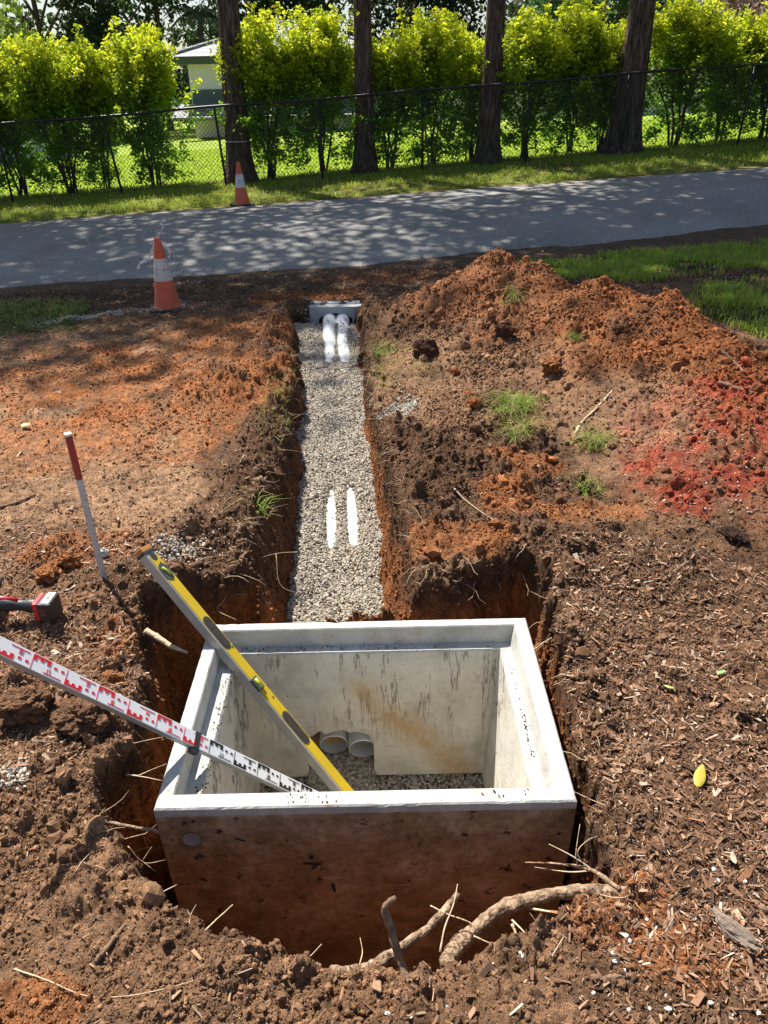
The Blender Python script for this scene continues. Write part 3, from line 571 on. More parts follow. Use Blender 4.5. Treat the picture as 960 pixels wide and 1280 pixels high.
# ------------------------------------------------------------------ concrete pit
def concrete(name, base_c=(.50, .49, .445), outer=False, stain=False):
    m, N, L, P = nmat(name); tc = N.new('ShaderNodeTexCoord'); O = tc.outputs['Object']
    def noise(s, det=6., r=.6, vec=O): q = nd(N, 'ShaderNodeTexNoise', i_Scale=s, i_Detail=det, i_Roughness=r); L.new(vec, q.inputs['Vector']); return q.outputs[0]
    c = ramp(N, L, noise(7, 8, .65), [(.3, tuple(v * .70 for v in base_c)), (.5, base_c), (.72, tuple(min(1, v * 1.16) for v in base_c))]).outputs[0]
    pits = ramp(N, L, noise(130, 3, .6), [(.665, (0, 0, 0)), (.70, (1, 1, 1))]).outputs[0]; c = mixc(N, L, pits, c, (.13, .11, .09))
    clus = ramp(N, L, noise(5.5, 4, .6), [(.58, (0, 0, 0)), (.72, (1, 1, 1))]).outputs[0]
    sp = ramp(N, L, noise(260, 3, .7), [(.55, (0, 0, 0)), (.6, (1, 1, 1))]).outputs[0]
    mm = N.new('ShaderNodeMath'); mm.operation = 'MULTIPLY'; L.new(clus, mm.inputs[0]); L.new(sp, mm.inputs[1]); c = mixc(N, L, mm.outputs[0], c, (.10, .075, .06))
    dirt = ramp(N, L, noise(11, 9, .72), [(.55, (0, 0, 0)), (.72, (.75, .75, .75))]).outputs[0]; c = mixc(N, L, dirt, c, (.38, .27, .17))
    if stain:   # run marks on the slanted cast face and tan clay smear
        mp = N.new('ShaderNodeMapping'); L.new(O, mp.inputs[0]); mp.inputs['Rotation'].default_value = (0, R(-22), 0); mp.inputs['Scale'].default_value = (24, 4, 2.4)
        st = ramp(N, L, noise(1.4, 5, .6, mp.outputs[0]), [(.535, (0, 0, 0)), (.565, (1, 1, 1)), (.60, (0, 0, 0))]).outputs[0]
        brk = ramp(N, L, noise(9, 4, .6), [(.36, (0, 0, 0)), (.46, (1, 1, 1))]).outputs[0]
        sep = N.new('ShaderNodeSeparateXYZ'); L.new(O, sep.inputs[0])
        hi = nd(N, 'ShaderNodeMapRange'); L.new(sep.outputs[2], hi.inputs[0]); hi.inputs[1].default_value = -.50; hi.inputs[2].default_value = -.30
        q = N.new('ShaderNodeMath'); q.operation = 'MULTIPLY'; L.new(st, q.inputs[0]); L.new(brk, q.inputs[1]); q2 = N.new('ShaderNodeMath'); q2.operation = 'MULTIPLY'; L.new(q.outputs[0], q2.inputs[0]); L.new(hi.outputs[0], q2.inputs[1])
        c = mixc(N, L, q2.outputs[0], c, (.19, .165, .13))
        # diagonal tan smear: distance from the line (-.12,-.16) to (.25,-.55)
        dx = N.new('ShaderNodeVectorMath'); dx.operation = 'DOT_PRODUCT'; L.new(O, dx.inputs[0]); dx.inputs[1].default_value = (.72, 0, .69)
        ad = N.new('ShaderNodeMath'); ad.operation = 'ADD'; L.new(dx.outputs['Value'], ad.inputs[0]); ad.inputs[1].default_value = .225
        ab = N.new('ShaderNodeMath'); ab.operation = 'ABSOLUTE'; L.new(ad.outputs[0], ab.inputs[0])
        wob = N.new('ShaderNodeMath'); wob.operation = 'MULTIPLY_ADD'; L.new(noise(9, 7, .7), wob.inputs[0]); wob.inputs[1].default_value = .22; L.new(ab.outputs[0], wob.inputs[2])
        sm = ramp(N, L, wob.outputs[0], [(.10, (.85, .85, .85)), (.19, (0, 0, 0))]).outputs[0]
        lo = nd(N, 'ShaderNodeMapRange'); L.new(sep.outputs[2], lo.inputs[0]); lo.inputs[1].default_value = -.12; lo.inputs[2].default_value = -.22
        rt = nd(N, 'ShaderNodeMapRange'); L.new(sep.outputs[0], rt.inputs[0]); rt.inputs[1].default_value = -.16; rt.inputs[2].default_value = -.08
        a1 = N.new('ShaderNodeMath'); a1.operation = 'MULTIPLY'; L.new(sm, a1.inputs[0]); L.new(lo.outputs[0], a1.inputs[1]); a2 = N.new('ShaderNodeMath'); a2.operation = 'MULTIPLY'; L.new(a1.outputs[0], a2.inputs[0]); L.new(rt.outputs[0], a2.inputs[1])
        c = mixc(N, L, a2.outputs[0], c, (.46, .30, .14))
    if outer:   # soil stuck to the outside face below the rim
        sep = N.new('ShaderNodeSeparateXYZ'); L.new(O, sep.inputs[0]); wob = N.new('ShaderNodeMath'); wob.operation = 'MULTIPLY_ADD'; L.new(noise(60, 5, .7), wob.inputs[0]); wob.inputs[1].default_value = .012; L.new(sep.outputs[2], wob.inputs[2])
        k = nd(N, 'ShaderNodeMapRange'); L.new(wob.outputs[0], k.inputs[0]); k.inputs[1].default_value = -.019; k.inputs[2].default_value = -.023; k.inputs[3].default_value = 0; k.inputs[4].default_value = 1
        mud = ramp(N, L, noise(9, 8, .7), [(.3, (.20, .130, .065)), (.5, (.36, .245, .135)), (.7, (.52, .39, .26))]).outputs[0]
        mud = mixc(N, L, 1.0, mud, ramp(N, L, noise(48, 6, .75), [(.32, (.62, .6, .58)), (.68, (1.3, 1.3, 1.3))]).outputs[0], 'MULTIPLY')
        sc_ = N.new('ShaderNodeMapping'); L.new(O, sc_.inputs[0]); sc_.inputs['Rotation'].default_value = (0, R(12), 0); sc_.inputs['Scale'].default_value = (6, 6, 60)
        mud = mixc(N, L, ramp(N, L, noise(1.3, 5, .6, sc_.outputs[0]), [(.62, (0, 0, 0)), (.70, (.5, .5, .5))]).outputs[0], mud, (.60, .47, .34))
        bl = ramp(N, L, noise(19, 7, .7), [(.60, (0, 0, 0)), (.64, (1, 1, 1))]).outputs[0]; mud = mixc(N, L, bl, mud, (.06, .035, .025))
        c = mixc(N, L, k.outputs[0], c, mud)
    L.new(c, P.inputs['Base Color']); P.inputs['Roughness'].default_value = .88; P.inputs['Specular IOR Level'].default_value = .25
    b = nd(N, 'ShaderNodeBump', i_Strength=.55, i_Distance=.004); bb = N.new('ShaderNodeMath'); bb.operation = 'ADD'; L.new(noise(70, 6, .7), bb.inputs[0]); L.new(noise(12, 4), bb.inputs[1])
    L.new(bb.outputs[0], b.inputs['Height']); L.new(b.outputs[0], P.inputs['Normal']); return m
M_CON = concrete('concrete'); M_COUT = concrete('muddy_concrete', outer=True); M_CIN = concrete('stained_concrete', (.60, .57, .49), stain=True)
pit = empty('concrete_pit', (0, 0, 0)); tag(pit, 'open rectangular precast concrete drainage pit set in the hole, rim chipped and outside muddy', 'drainage pit')
def ring(x0, x1, y0_, y1_, z, n=70, jit=0., rr=.006):
    out = []
    for (ax, ay), (bx_, by_) in (((x0, y0_), (x1, y0_)), ((x1, y0_), (x1, y1_)), ((x1, y1_), (x0, y1_)), ((x0, y1_), (x0, y0_))):
        for i in range(n): t = i / n; out.append([ax + (bx_ - ax) * t, ay + (by_ - ay) * t, z])
    o = np.array(out)
    if jit:
        s = fbm(o[:, 0] * 60 + z * 100, o[:, 1] * 60, 3, 2) * jit; s2 = np.clip(fbm(o[:, 0] * 14 + 3, o[:, 1] * 14, 3, 4) - .38, 0, 1) * jit * 16
        o[:, 2] -= np.abs(s) * .5 + s2 * .6
        cx, cy = (x0 + x1) / 2, (y0_ + y1_) / 2; o[:, 0] += np.sign(cx - o[:, 0]) * np.abs(s) * .5; o[:, 1] += np.sign(cy - o[:, 1]) * np.abs(s) * .5
    return o
def loft(rings, close_faces=None, flip=False):
    n = len(rings[0]); V = np.concatenate(rings); F = []
    for i in range(len(rings) - 1):
        for j in range(n):
            a = i * n + j; b = i * n + (j + 1) % n; F.append((a, b, b + n, a + n))
    return V, np.array(F)
X0, X1, Y0, Y1 = -.564, .446, 1.256, 1.975
outer = [ring(X0 + .01, X1 - .01, Y0 + .01, Y1 - .01, -.72), ring(X0 + .002, X1 - .002, Y0 + .002, Y1 - .002, -.2), ring(X0, X1, Y0, Y1, -.02, jit=.001), ring(X0, X1, Y0, Y1, -.004, jit=.002), ring(X0 + .004, X1 - .004, Y0 + .004, Y1 - .004, 0, jit=.0015)]
V, Fq = loft(outer); link('outer_wall', fast_mesh('outer_wall', V, Fq, M_COUT), pit)
rim = [outer[-1], ring(X0 + .036, X1 - .040, Y0 + .042, Y1 - .034, 0, jit=.001), ring(X0 + .039, X1 - .043, Y0 + .045, Y1 - .037, -.004, jit=.0015), ring(X0 + .044, X1 - .055, Y0 + .047, Y1 - .042, -.062, jit=.001)]
V, Fq = loft(rim); link('rim', fast_mesh('rim', V, Fq, M_CON), pit)
led = [rim[-1], ring(X0 + .085, X1 - .086, Y0 + .049, Y1 - .072, -.065, jit=.002), ring(X0 + .089, X1 - .089, Y0 + .0505, Y1 - .075, -.072, jit=.002)]
V, Fq = loft(led); link('lid_ledge', fast_mesh('lid_ledge', V, Fq, M_CON), pit)
top = led[-1]; bot = ring(X0 + .12, X1 - .125, Y0 + .09, Y1 - .092, -.598)
n = 70; quads = []; Vi = np.concatenate([top, bot])
for j in range(4 * n):
    if 2 * n <= j < 3 * n: continue          # the back wall is built apart because of its knock-out
    quads.append((j + 1 if j + 1 < 4 * n else 0, j, j + 4 * n, (j + 1 if j + 1 < 4 * n else 0) + 4 * n))
link('inner_side_walls', fast_mesh('inner_side_walls', Vi, np.array(quads), M_CIN), pit)
# back inner wall with broken knock-out
xa, xb = X1 - .089, X0 + .089; xa2, xb2 = X1 - .125, X0 + .12; yt, yb_ = Y1 - .075, Y1 - .092
cols_x = sorted(set([round(v, 4) for v in np.linspace(xb2, xa2, 60)] + [-.276, -.052])); V = []; Fq = []
def hole_top(x):
    if x < -.276 or x > -.052: return None
    u = (x + .164) / .112; return -.600 + .205 * (1 - .30 * abs(u) ** 5) + .010 * math.sin(x * 160) * (random.random()) + .006 * math.sin(x * 70)
tops = []
for x in cols_x:
    t = (x - xb2) / (xa2 - xb2); xt = xb + (xa - xb) * t; h = hole_top(x)
    tops.append((x, xt, h))
def yw(z): return yt + (yb_ - yt) * (z + .072) / (-.526)
for i in range(len(tops) - 1):
    (x0_, xt0, h0), (x1_, xt1, h1) = tops[i], tops[i + 1]; inside = h0 is not None and h1 is not None
    za, zb = (h0, h1) if inside else (-.598, -.598); rows = 8
    for k in range(rows):
        b_ = len(V)
        for (xb__, xt_, zl) in ((x0_, xt0, za), (x1_, xt1, zb)):
            for kk in (k, k + 1):
                z = -.072 + (zl + .072) * kk / rows; f_ = (z + .072) / -.526; V.append((xt_ + (xb__ - xt_) * f_, yw(z), z))
        Fq.append((b_, b_ + 1, b_ + 3, b_ + 2))
    if inside:
        b_ = len(V); V += [(x0_, yw(za), za), (x1_, yw(zb), zb), (x1_, Y1 - .006, zb + .01), (x0_, Y1 - .006, za + .01)]; Fq.append((b_, b_ + 1, b_ + 2, b_ + 3))
for xx in (-.276, -.052):
    h = hole_top(xx + (.0005 if xx < -.1 else -.0005)); b_ = len(V); V += [(xx, yw(-.6), -.6), (xx, yw(h), h), (xx, Y1 - .006, h), (xx, Y1 - .006, -.6)]; Fq.append((b_, b_ + 1, b_ + 2, b_ + 3))
for i, (x_, xt, h) in enumerate(tops[:-1]):     # foot of the wall
    x2, _, h2 = tops[i + 1]
    if h is None or h2 is None: b_ = len(V); V += [(x_, yw(-.598), -.598), (x2, yw(-.598), -.598), (x2, Y1 - .02, -.598), (x_, Y1 - .02, -.598)]; Fq.append((b_, b_ + 1, b_ + 2, b_ + 3))
link('back_inner_wall', fast_mesh('back_inner_wall', np.array(V), np.array(Fq), M_CIN), pit)
MB().lathe([(.0, .0), (.020, .0), (.023, .002), (.023, .004)], 24, cap=False).xf(Matrix.Translation((X0 + .078, Y0 - .0005, -.105)) @ Matrix.Rotation(R(90), 4, 'X')).build('lifting_plug', simple('grey_plug', (.34, .33, .32), .7, dirt=((.2, .11, .07), 20, .55)), pit, smooth=True)
M_BLK = simple('black_mark', (.018, .015, .014), .7, var=.3)
for (px, py, w, h, a) in ((417, 1110, .007, .032, -8), (390, 1080, .045, .006, 6), (389, 1072, .012, .012, 30), (393, 1084, .006, .02, 40), (300, 1050, .028, .004, 25), (255, 1100, .02, .005, 40), (452, 1030, .006, .004, 0)):
    p = aty(px, py, Y0 - .0012); MB().box(p, (w, .0015, h), Matrix.Rotation(R(a), 3, 'Y')).build('dark_smudge', M_BLK, pit, bevel=.0006)

# ------------------------------------------------------------------ headwall
hw = empty('pipe_headwall', (-.318, 5.47, 0), Quaternion((0, 0, 1), R(-1.5))); tag(hw, 'small grey concrete headwall block with an arched opening taking both white pipes', 'headwall')
M_HW = simple('grey_concrete', (.44, .45, .45), .9, var=.18, scale=9, bump=.5, dirt=((.22, .14, .09), 9, .64))
arch = [(-.11, -.1)] + [(-.11 + .22 * i / 14, .055 + .035 * math.sin(math.pi * i / 14) ** .6) for i in range(15)] + [(.11, -.1)]
poly_o = [(-.132, -.1), (-.132, .118), (.132, .118), (.132, -.1)]
mb = MB()
def panel(mb, xs_, ztop, zlow, y_f, y_b):
    for i in range(len(xs_) - 1):
        a, b = xs_[i], xs_[i + 1]; za, zb = zlow(a), zlow(b); n0 = len(mb.v)
        mb.v += [(a, y_f, za), (b, y_f, zb), (b, y_f, ztop), (a, y_f, ztop), (a, y_b, za), (b, y_b, zb), (b, y_b, ztop), (a, y_b, ztop)]
        for q in ((0, 1, 2, 3), (7, 6, 5, 4), (3, 2, 6, 7), (0, 4, 5, 1)): mb.f.append(tuple(n0 + k for k in q))
    n0 = len(mb.v); a = xs_[0]; b = xs_[-1]
    for x in (a, b): mb.v += [(x, y_f, zlow(x)), (x, y_f, ztop), (x, y_b, ztop), (x, y_b, zlow(x))]
    mb.f += [(n0, n0 + 1, n0 + 2, n0 + 3), (n0 + 4, n0 + 7, n0 + 6, n0 + 5)]
xs_ = [-.135, -.1201] + [-.12 + .24 * i / 16 for i in range(17)] + [.1201, .135]
panel(mb, xs_, .118, lambda x: (-.10 if abs(x) > .12 else .035 + .038 * max(0, math.sin(math.pi * (x + .12) / .24)) ** .8), 0, .09)
mb.build('front_panel', M_HW, hw, bevel=.002)
for s in (-1, 1):
    MB().prism([(s * .136, .001), (s * .186, .028), (s * .186, .089), (s * .136, .089)][::s], -.1, .117).build('wing_wall', M_HW, hw, bevel=.003)
MB().box((0, .135, .02), (.34, .07, .2)).build('rear_block', M_HW, hw, bevel=.003)

# ------------------------------------------------------------------ traffic cones
M_CO = simple('cone_orange', (.62, .12, .05), .55, var=.12, scale=18, dirt=((.30, .10, .06), 22, .62)); M_CW = simple('cone_white', (.62, .63, .62), .45, var=.1, dirt=((.22, .17, .14), 34, .555)); M_CB = simple('cone_black', (.03, .03, .03), .7, dirt=((.16, .1, .07), 20, .5))
def cone(loc, label, rz, tape):
    r = empty('traffic_cone', loc, Quaternion((0, 0, 1), rz)); tag(r, label, 'traffic cone', 'orange traffic cones either side of the lane')
    H = .5; f = lambda z: .096 - (.096 - .022) * z / H
    MB().lathe([(.103, .022), (f(.03) + .003, .028), (f(.03), .035), (f(.21), .21)], 40, cap=False).build('lower_cone', M_CO, r, smooth=True)
    MB().lathe([(f(.21) + .0012, .209), (f(.21) + .0015, .211), (f(.36) + .0015, .359), (f(.36) + .001, .361)], 40, cap=False).build('reflective_band', M_CW, r, smooth=True)
    MB().lathe([(f(.36), .36), (f(.47), .47), (f(.5) + .001, .49), (f(.5) - .003, .5), (.012, .5), (.010, .42)], 40, cap=False).build('cone_tip', M_CO, r, smooth=True)
    q = .13; c = .035; MB().prism([(-q + c, -q), (q - c, -q), (q, -q + c), (q, q - c), (q - c, q), (-q + c, q), (-q, q - c), (-q, -q + c)], 0, .022).build('base_plate', M_CB, r, bevel=.005)
    if tape:
        def ribbon(P_, w, nm):
            V = []; Fq = []
            for i, p in enumerate(P_):
                a = i * .9; d = Vector((math.cos(a), math.sin(a) * .5, math.sin(a * 1.3))).normalized() * w / 2; V += [tuple(Vector(p) + d), tuple(Vector(p) - d)]
            for i in range(len(P_) - 1): Fq.append((2 * i, 2 * i + 1, 2 * i + 3, 2 * i + 2))
            me = bpy.data.meshes.new(nm); me.from_pydata(V, [], Fq); me.materials.append(MATS['tape_film']); o = link(nm, me, r); sm = o.modifiers.new('s', 'SOLIDIFY'); sm.thickness = .0008
        simple('tape_film', (.75, .78, .80), .35, var=.05)
        ribbon(spline([(.0, 0, .49), (.02, 0, .53), (.05, -.01, .56), (.045, 0, .60), (.075, 0, .615)], 5), .012, 'tape_knot')
        ribbon(spline([(.0, 0, .49), (-.03, -.01, .45), (-.06, -.02, .40), (-.09, -.02, .36), (-.13, -.02, .34), (-.16, 0, .30)], 5), .026, 'tape_tail')
        ribbon(spline([(.02, 0, .48), (.05, -.02, .44), (.07, -.02, .41), (.06, -.02, .36)], 5), .02, 'tape_tail')
p = gp(210, 386); cone((p[0], p[1], p[2] - .002), 'scuffed orange traffic cone this side of the lane, white tape tied to its tip', R(12), True)
p = aty(303, 257, 10.32); cone((p[0], p[1], gz(p[0], p[1])), 'orange traffic cone with white band on the far grass beside a tree trunk', R(40), False)

# ------------------------------------------------------------------ spirit level
a = Vector(dep(180, 690, 2.37)); b_ = Vector(dep(425, 985, 2.37)); ax = (b_ - a).normalized()
toCam = (Vector(CC) - (a + b_) / 2).normalized()
face = (toCam - ax * toCam.dot(ax)).normalized(); side = ax.cross(face).normalized()     # side: towards upper right or lower left
if side.x < 0: side = -side
face = (face * math.cos(R(53)) + side * math.sin(R(53))).normalized(); side = ax.cross(face).normalized()
if side.x < 0: side = -side
# local frame: x along length, y across the yellow face, z out of the yellow face
Mx = Matrix((ax, side, ax.cross(side))).transposed()
if (Mx.col[2]).dot(toCam) < 0: Mx = Matrix((ax, -side, ax.cross(-side))).transposed()
lev = empty('spirit_level', a, Mx.to_quaternion()); tag(lev, 'long yellow and silver spirit level leaning diagonally into the pit', 'spirit level')
LL = 1.17; WY = .050; TZ = .030
M_YEL = simple('yellow_paint', (.54, .375, .015), .5, var=.06, dirt=((.40, .32, .12), 30, .66)); M_ALU = simple('dull_aluminium', (.44, .42, .38), .5, metal=.55, var=.1, scale=25, dirt=((.3, .25, .2), 30, .62)); M_DK = simple('dark_plastic', (.04, .045, .045), .35)
M_VIAL = simple('vial_green', (.42, .5, .06), .15, var=.05); M_LENS = simple('smoky_lens', (.055, .065, .06), .35, var=.3)
sgn = 1 if (Mx.col[1]).x > 0 else -1; M_BLK0 = simple('dark_hollow', (.03, .022, .016), .8, var=.5, scale=60)
sh = MB().box((LL / 2, 0, 0), (LL, WY, TZ)); sh.build('aluminium_beam', M_ALU, lev, bevel=.002)
yl = MB(); yl.box((LL / 2, sgn * .002, TZ / 2 + .0008), (LL - .05, WY - .008, .002)); yl.build('yellow_face', M_YEL, lev, bevel=.0008)
for x in (-.004, LL + .004): MB().box((x, 0, 0), (.016, WY + .002, TZ + .003)).build('end_cap', simple('cap_orange', (.5, .2, .05), .5) if x < 0 else M_DK, lev, bevel=.002)
MB().box((.008, 0, 0), (.010, WY + .004, TZ + .006)).build('end_collar', M_DK, lev, bevel=.002)
def pill(cx, L_, w, z0, z1, n=10):
    P_ = []
    for s in (1, -1):
        for i in range(n + 1): t = -math.pi / 2 + math.pi * i / n; P_.append((cx + s * ((L_ - w) / 2 + w / 2 * math.cos(t)), s * w / 2 * math.sin(t)))
    return MB().prism(P_, z0, z1)
zt = TZ / 2 + .0018
for cx in (.42 * LL - .12, .42 * LL + .27): pass
for cx, ll in ((.030, .030),): pill(cx, ll, .026, zt, zt + .0006).build('hang_slot', M_DK, lev)
for cx, ll in ((.335, .125), (.715, .125)):
    o = pill(cx, ll, .036, zt, zt + .0016).build('hand_grip_frame', M_DK, lev); pill(cx, ll - .012, .026, zt + .0017, zt + .0024).build('hand_grip_opening', M_BLK0, o)
for cx in (.090, 1.02):
    o = pill(cx, .062, .038, zt, zt + .002, 16).build('vial_window', M_LENS, lev); MB().tube([(cx - .015, -.008, zt + .004), (cx + .015, .008, zt + .004)], .0048, 10).build('vial', M_VIAL, o, smooth=True)
o = MB().box((.535, -sgn * .012, zt + .003), (.045, .032, .010)).build('centre_vial_block', M_LENS, lev, bevel=.002); MB().tube([(.518, -sgn * .012, zt + .0095), (.552, -sgn * .012, zt + .0095)], .006, 12).build('vial', M_VIAL, o, smooth=True)
for cx, y in ((.060, .006), (.985, .0), (.40, .015), (.60, .01)): MB().lathe([(0, 0), (.004, 0), (.004, .001)], 12, (cx, y, zt), cap=False).build('screw', M_DK, lev)

# ------------------------------------------------------------------ levelling staff
p0 = Vector(atz(240, 925, .020)); p1 = Vector(dep(0, 810, 1.68)); ax = (p1 - p0).normalized()
tl = (-.60 - p0.z) / ax.z; start = p0 + ax * tl; LS = 1.46
toCam = (Vector(CC) - p0).normalized(); face = (toCam - ax * toCam.dot(ax)).normalized(); sidev = ax.cross(face)
up_side = sidev if sidev.z > 0 else -sidev
face = (face * math.cos(R(32)) + up_side * math.sin(R(32))).normalized()      # marks face up a little, grey edge shows below
zc = face; xc = -ax; yc = zc.cross(xc)                                   # x runs from the top end down to the pit: reads left to right
Ms = Matrix((xc, yc, zc)).transposed(); org = start + ax * LS
staff = empty('levelling_staff', org, Ms.to_quaternion()); tag(staff, 'white measuring staff with red and black E marks crossing the left pit rim', 'levelling staff')
WS, TS = .043, .017
M_SW = simple('staff_white', (.88, .88, .87), .35, var=.03, dirt=((.5, .45, .38), 30, .7)); M_SG = simple('staff_grey', (.33, .34, .36), .45, metal=.3, var=.06); M_SR = simple('staff_red', (.70, .03, .03), .4, var=.05)
MB().box((LS / 2, 0, 0), (LS, WS, TS)).build('staff_tube', M_SG, staff, bevel=.0015)
MB().box((LS / 2, 0, TS / 2 + .0006), (LS, WS - .002, .002)).build('white_face', M_SW, staff, bevel=.0005)
x_black = LS - abs(tl) - 0 + .060        # marks turn black below the rim
def rect(mb, x0, x1, y0_, y1_): mb.box(((x0 + x1) / 2, (y0_ + y1_) / 2, TS / 2 + .0020), (x1 - x0, y1_ - y0_, .0010))
SEG = {'0': 'abcdef', '1': 'bc', '2': 'abged', '3': 'abgcd', '4': 'fgbc', '5': 'afgcd', '6': 'afgedc', '7': 'abc', '8': 'abcdefg', '9': 'abcdfg'}
def text_mesh(st, size, loc, rot180, mb):
    w = size * .5; t = size * .14; g = {'a': (0, size, w, 0), 'g': (0, size / 2, w, 0), 'd': (0, 0, w, 0), 'f': (-w / 2, size * .75, 0, size / 2), 'b': (w / 2, size * .75, 0, size / 2), 'e': (-w / 2, size * .25, 0, size / 2), 'c': (w / 2, size * .25, 0, size / 2)}
    for i, ch in enumerate(st):
        for q in SEG[ch]:
            x, y, a, b = g[q]; x += i * size * .8; sg = -1 if rot180 else 1; mb.box((loc[0] + sg * x, loc[1] + sg * y, TS / 2 + .0021), (max(a, t), max(b, t), .0010))
red = MB(); blk = MB(); dm = .088; k = 0; x = -.01; h = WS / 2 - .003
while x < LS - .01:
    mb = red if x < x_black - .02 else blk; e = dm * .5; u = e / 5; f = 1 if k % 2 else -1; f = -f
    yb0 = f * h                                     # spine of the E against one edge
    rect(mb, x, x + e, *sorted((yb0, yb0 - f * .0055)))
    for i in (0, 2, 4): rect(mb, x + i * u, x + (i + 1) * u, *sorted((yb0 - f * .006, yb0 - f * (.0135 if i != 2 else .011))))
    rect(mb, x + 6.1 * u, x + 7.0 * u, *sorted((yb0 - f * .009, yb0 - f * .014))); rect(mb, x + 8.2 * u, x + 9.1 * u, *sorted((yb0 - f * .009, yb0 - f * .014)))
    rect(mb, x + 3.6 * u, x + 8.8 * u, *sorted((-yb0 + f * .003, -yb0 + f * .0045)))
    text_mesh('%d%d' % (1, (9 - k) % 10), .0095, (x + (4.2 if f > 0 else 7.2) * u, -yb0 + f * (.006 if f < 0 else .006)), False, mb) if f > 0 else text_mesh('%d%d' % (1, (9 - k) % 10), .0095, (x + 7.2 * u, -yb0 + f * .006), True, mb)
    rect(mb, x - .0012, x - .0004, -h, h)
    x += dm; k += 1
red.build('red_graduations', M_SR, staff); blk.build('black_graduations', M_BLK, staff)
xr_ = LS - abs(tl) + .010
o = MB().box((xr_, 0, .001), (.020, WS + .004, TS + .003)).build('slide_clamp', M_DK, staff, bevel=.002); MB().box((xr_, -(WS / 2 + .006) if yc.z > 0 else (WS / 2 + .006), 0), (.026, .012, .018)).build('clamp_button', M_DK, o, bevel=.002)

# ------------------------------------------------------------------ red tipped marker stake
p = atz(131, 727, 0.0); p = np.array([p[0], p[1], gz(p[0], p[1])])
stake = empty('marker_stake', p, Quaternion((0, 1, 0), R(-.7)) @ Quaternion((0, 0, 1), R(35))); tag(stake, 'thin grey marker stake with a red painted top stuck upright in the soil', 'stake')
M_ST = simple('weathered_grey_paint', (.50, .50, .50), .6, var=.12, scale=40, dirt=((.25, .2, .17), 60, .6)); M_STR = simple('stake_red', (.30, .02, .025), .5, var=.1)
HS = .545
MB().box((0, 0, HS * .36 - .05), (.0185, .0185, HS * .72 + .1)).build('stake_shaft', M_ST, stake, bevel=.001)
MB().box((0, 0, HS * .86), (.020, .020, HS * .28)).build('red_tip', M_STR, stake, bevel=.001)
MB().box((0, 0, HS + .004), (.021, .021, .008)).build('top_cap', simple('cap_white', (.75, .74, .7), .5), stake, bevel=.001)
mb = MB()
for i in range(22): mb.box((.0095 * (1 if i % 2 else .6), -.0094, .03 + i * .016), (.004 + .003 * (i % 3 == 0), .0006, .002))
mb.build('scale_ticks', M_BLK, stake)

# ------------------------------------------------------------------ cordless driver lying at the left edge
p = gp(66, 782); z0 = p[2]
q = Quaternion((0, 0, 1), R(176)); dr = empty('cordless_driver', (p[0] - .012, p[1] + .035, z0 + .004), q); tag(dr, 'red and black cordless impact driver lying on its side on the soil at left', 'power tool')
M_RED = simple('tool_red', (.50, .02, .03), .4, var=.05); M_RUB = simple('tool_rubber', (.022, .023, .025), .45, var=.2, bump=.2, bscale=200); M_GRY = simple('label_silver', (.62, .60, .60), .35)
# local x runs from battery towards the head, z up
bt = MB().box((.0, 0, .037), (.046, .072, .074)).build('battery_pack', M_RUB, dr, bevel=.006, seg=3)
MB().box((-.004, 0, .0755), (.026, .060, .003)).build('battery_label', M_GRY, bt, bevel=.001)
t = MB()
for (x, y, w, h, a_) in ((-.004, .010, .003, .018, 0), (-.004, -.006, .003, .018, 0), (-.004, .002, .003, .016, 60), (.003, -.018, .002, .012, 0)): t.box((x, y, .0775), (w, h, .0008), Matrix.Rotation(R(a_), 3, 'Z'))
t.build('battery_lettering', M_RED, bt)
t = MB()
for i, (z, w) in enumerate(((.052, .022), (.043, .016), (.034, .020))): t.box((.006, .0364, z), (w, .0008, .003))
t.build('side_lettering', simple('faint_red', (.28, .06, .06), .5), bt)
MB().box((.030, 0, .040), (.020, .068, .068)).build('battery_shoe', M_RED, dr, bevel=.006, seg=3)
hp = spline([(.03, 0, .043), (.07, 0, .045), (.11, .0, .047), (.16, .0, .05), (.20, .0, .052)], 6)
MB().tube(hp, [.021 + .003 * math.sin(i * .5) for i in range(len(hp))], 16).build('handle_grip', M_RUB, dr, smooth=True)
for s in (1,): MB().tube([(.10, 0, .066), (.15, 0, .070), (.20, 0, .074)], [.006, .009, .010], 10).build('handle_trim', M_RED, dr, smooth=True)
MB().lathe([(.0, -.07), (.02, -.07), (.028, -.055), (.031, .0), (.031, .06), (.024, .075), (.0, .075)], 24, cap=False).xf(Matrix.Translation((.225, .015, .05)) @ Matrix.Rotation(R(90), 4, 'X')).build('motor_housing', M_RED, dr, smooth=True)
MB().lathe([(.0, 0), (.022, 0), (.016, .05), (.008, .055), (.007, .08)], 20, cap=True).xf(Matrix.Translation((.225, -.06, .05)) @ Matrix.Rotation(R(90), 4, 'X')).build('nose_cone', M_RUB, dr, smooth=True)

print('t2', round(time.time() - T0, 1))
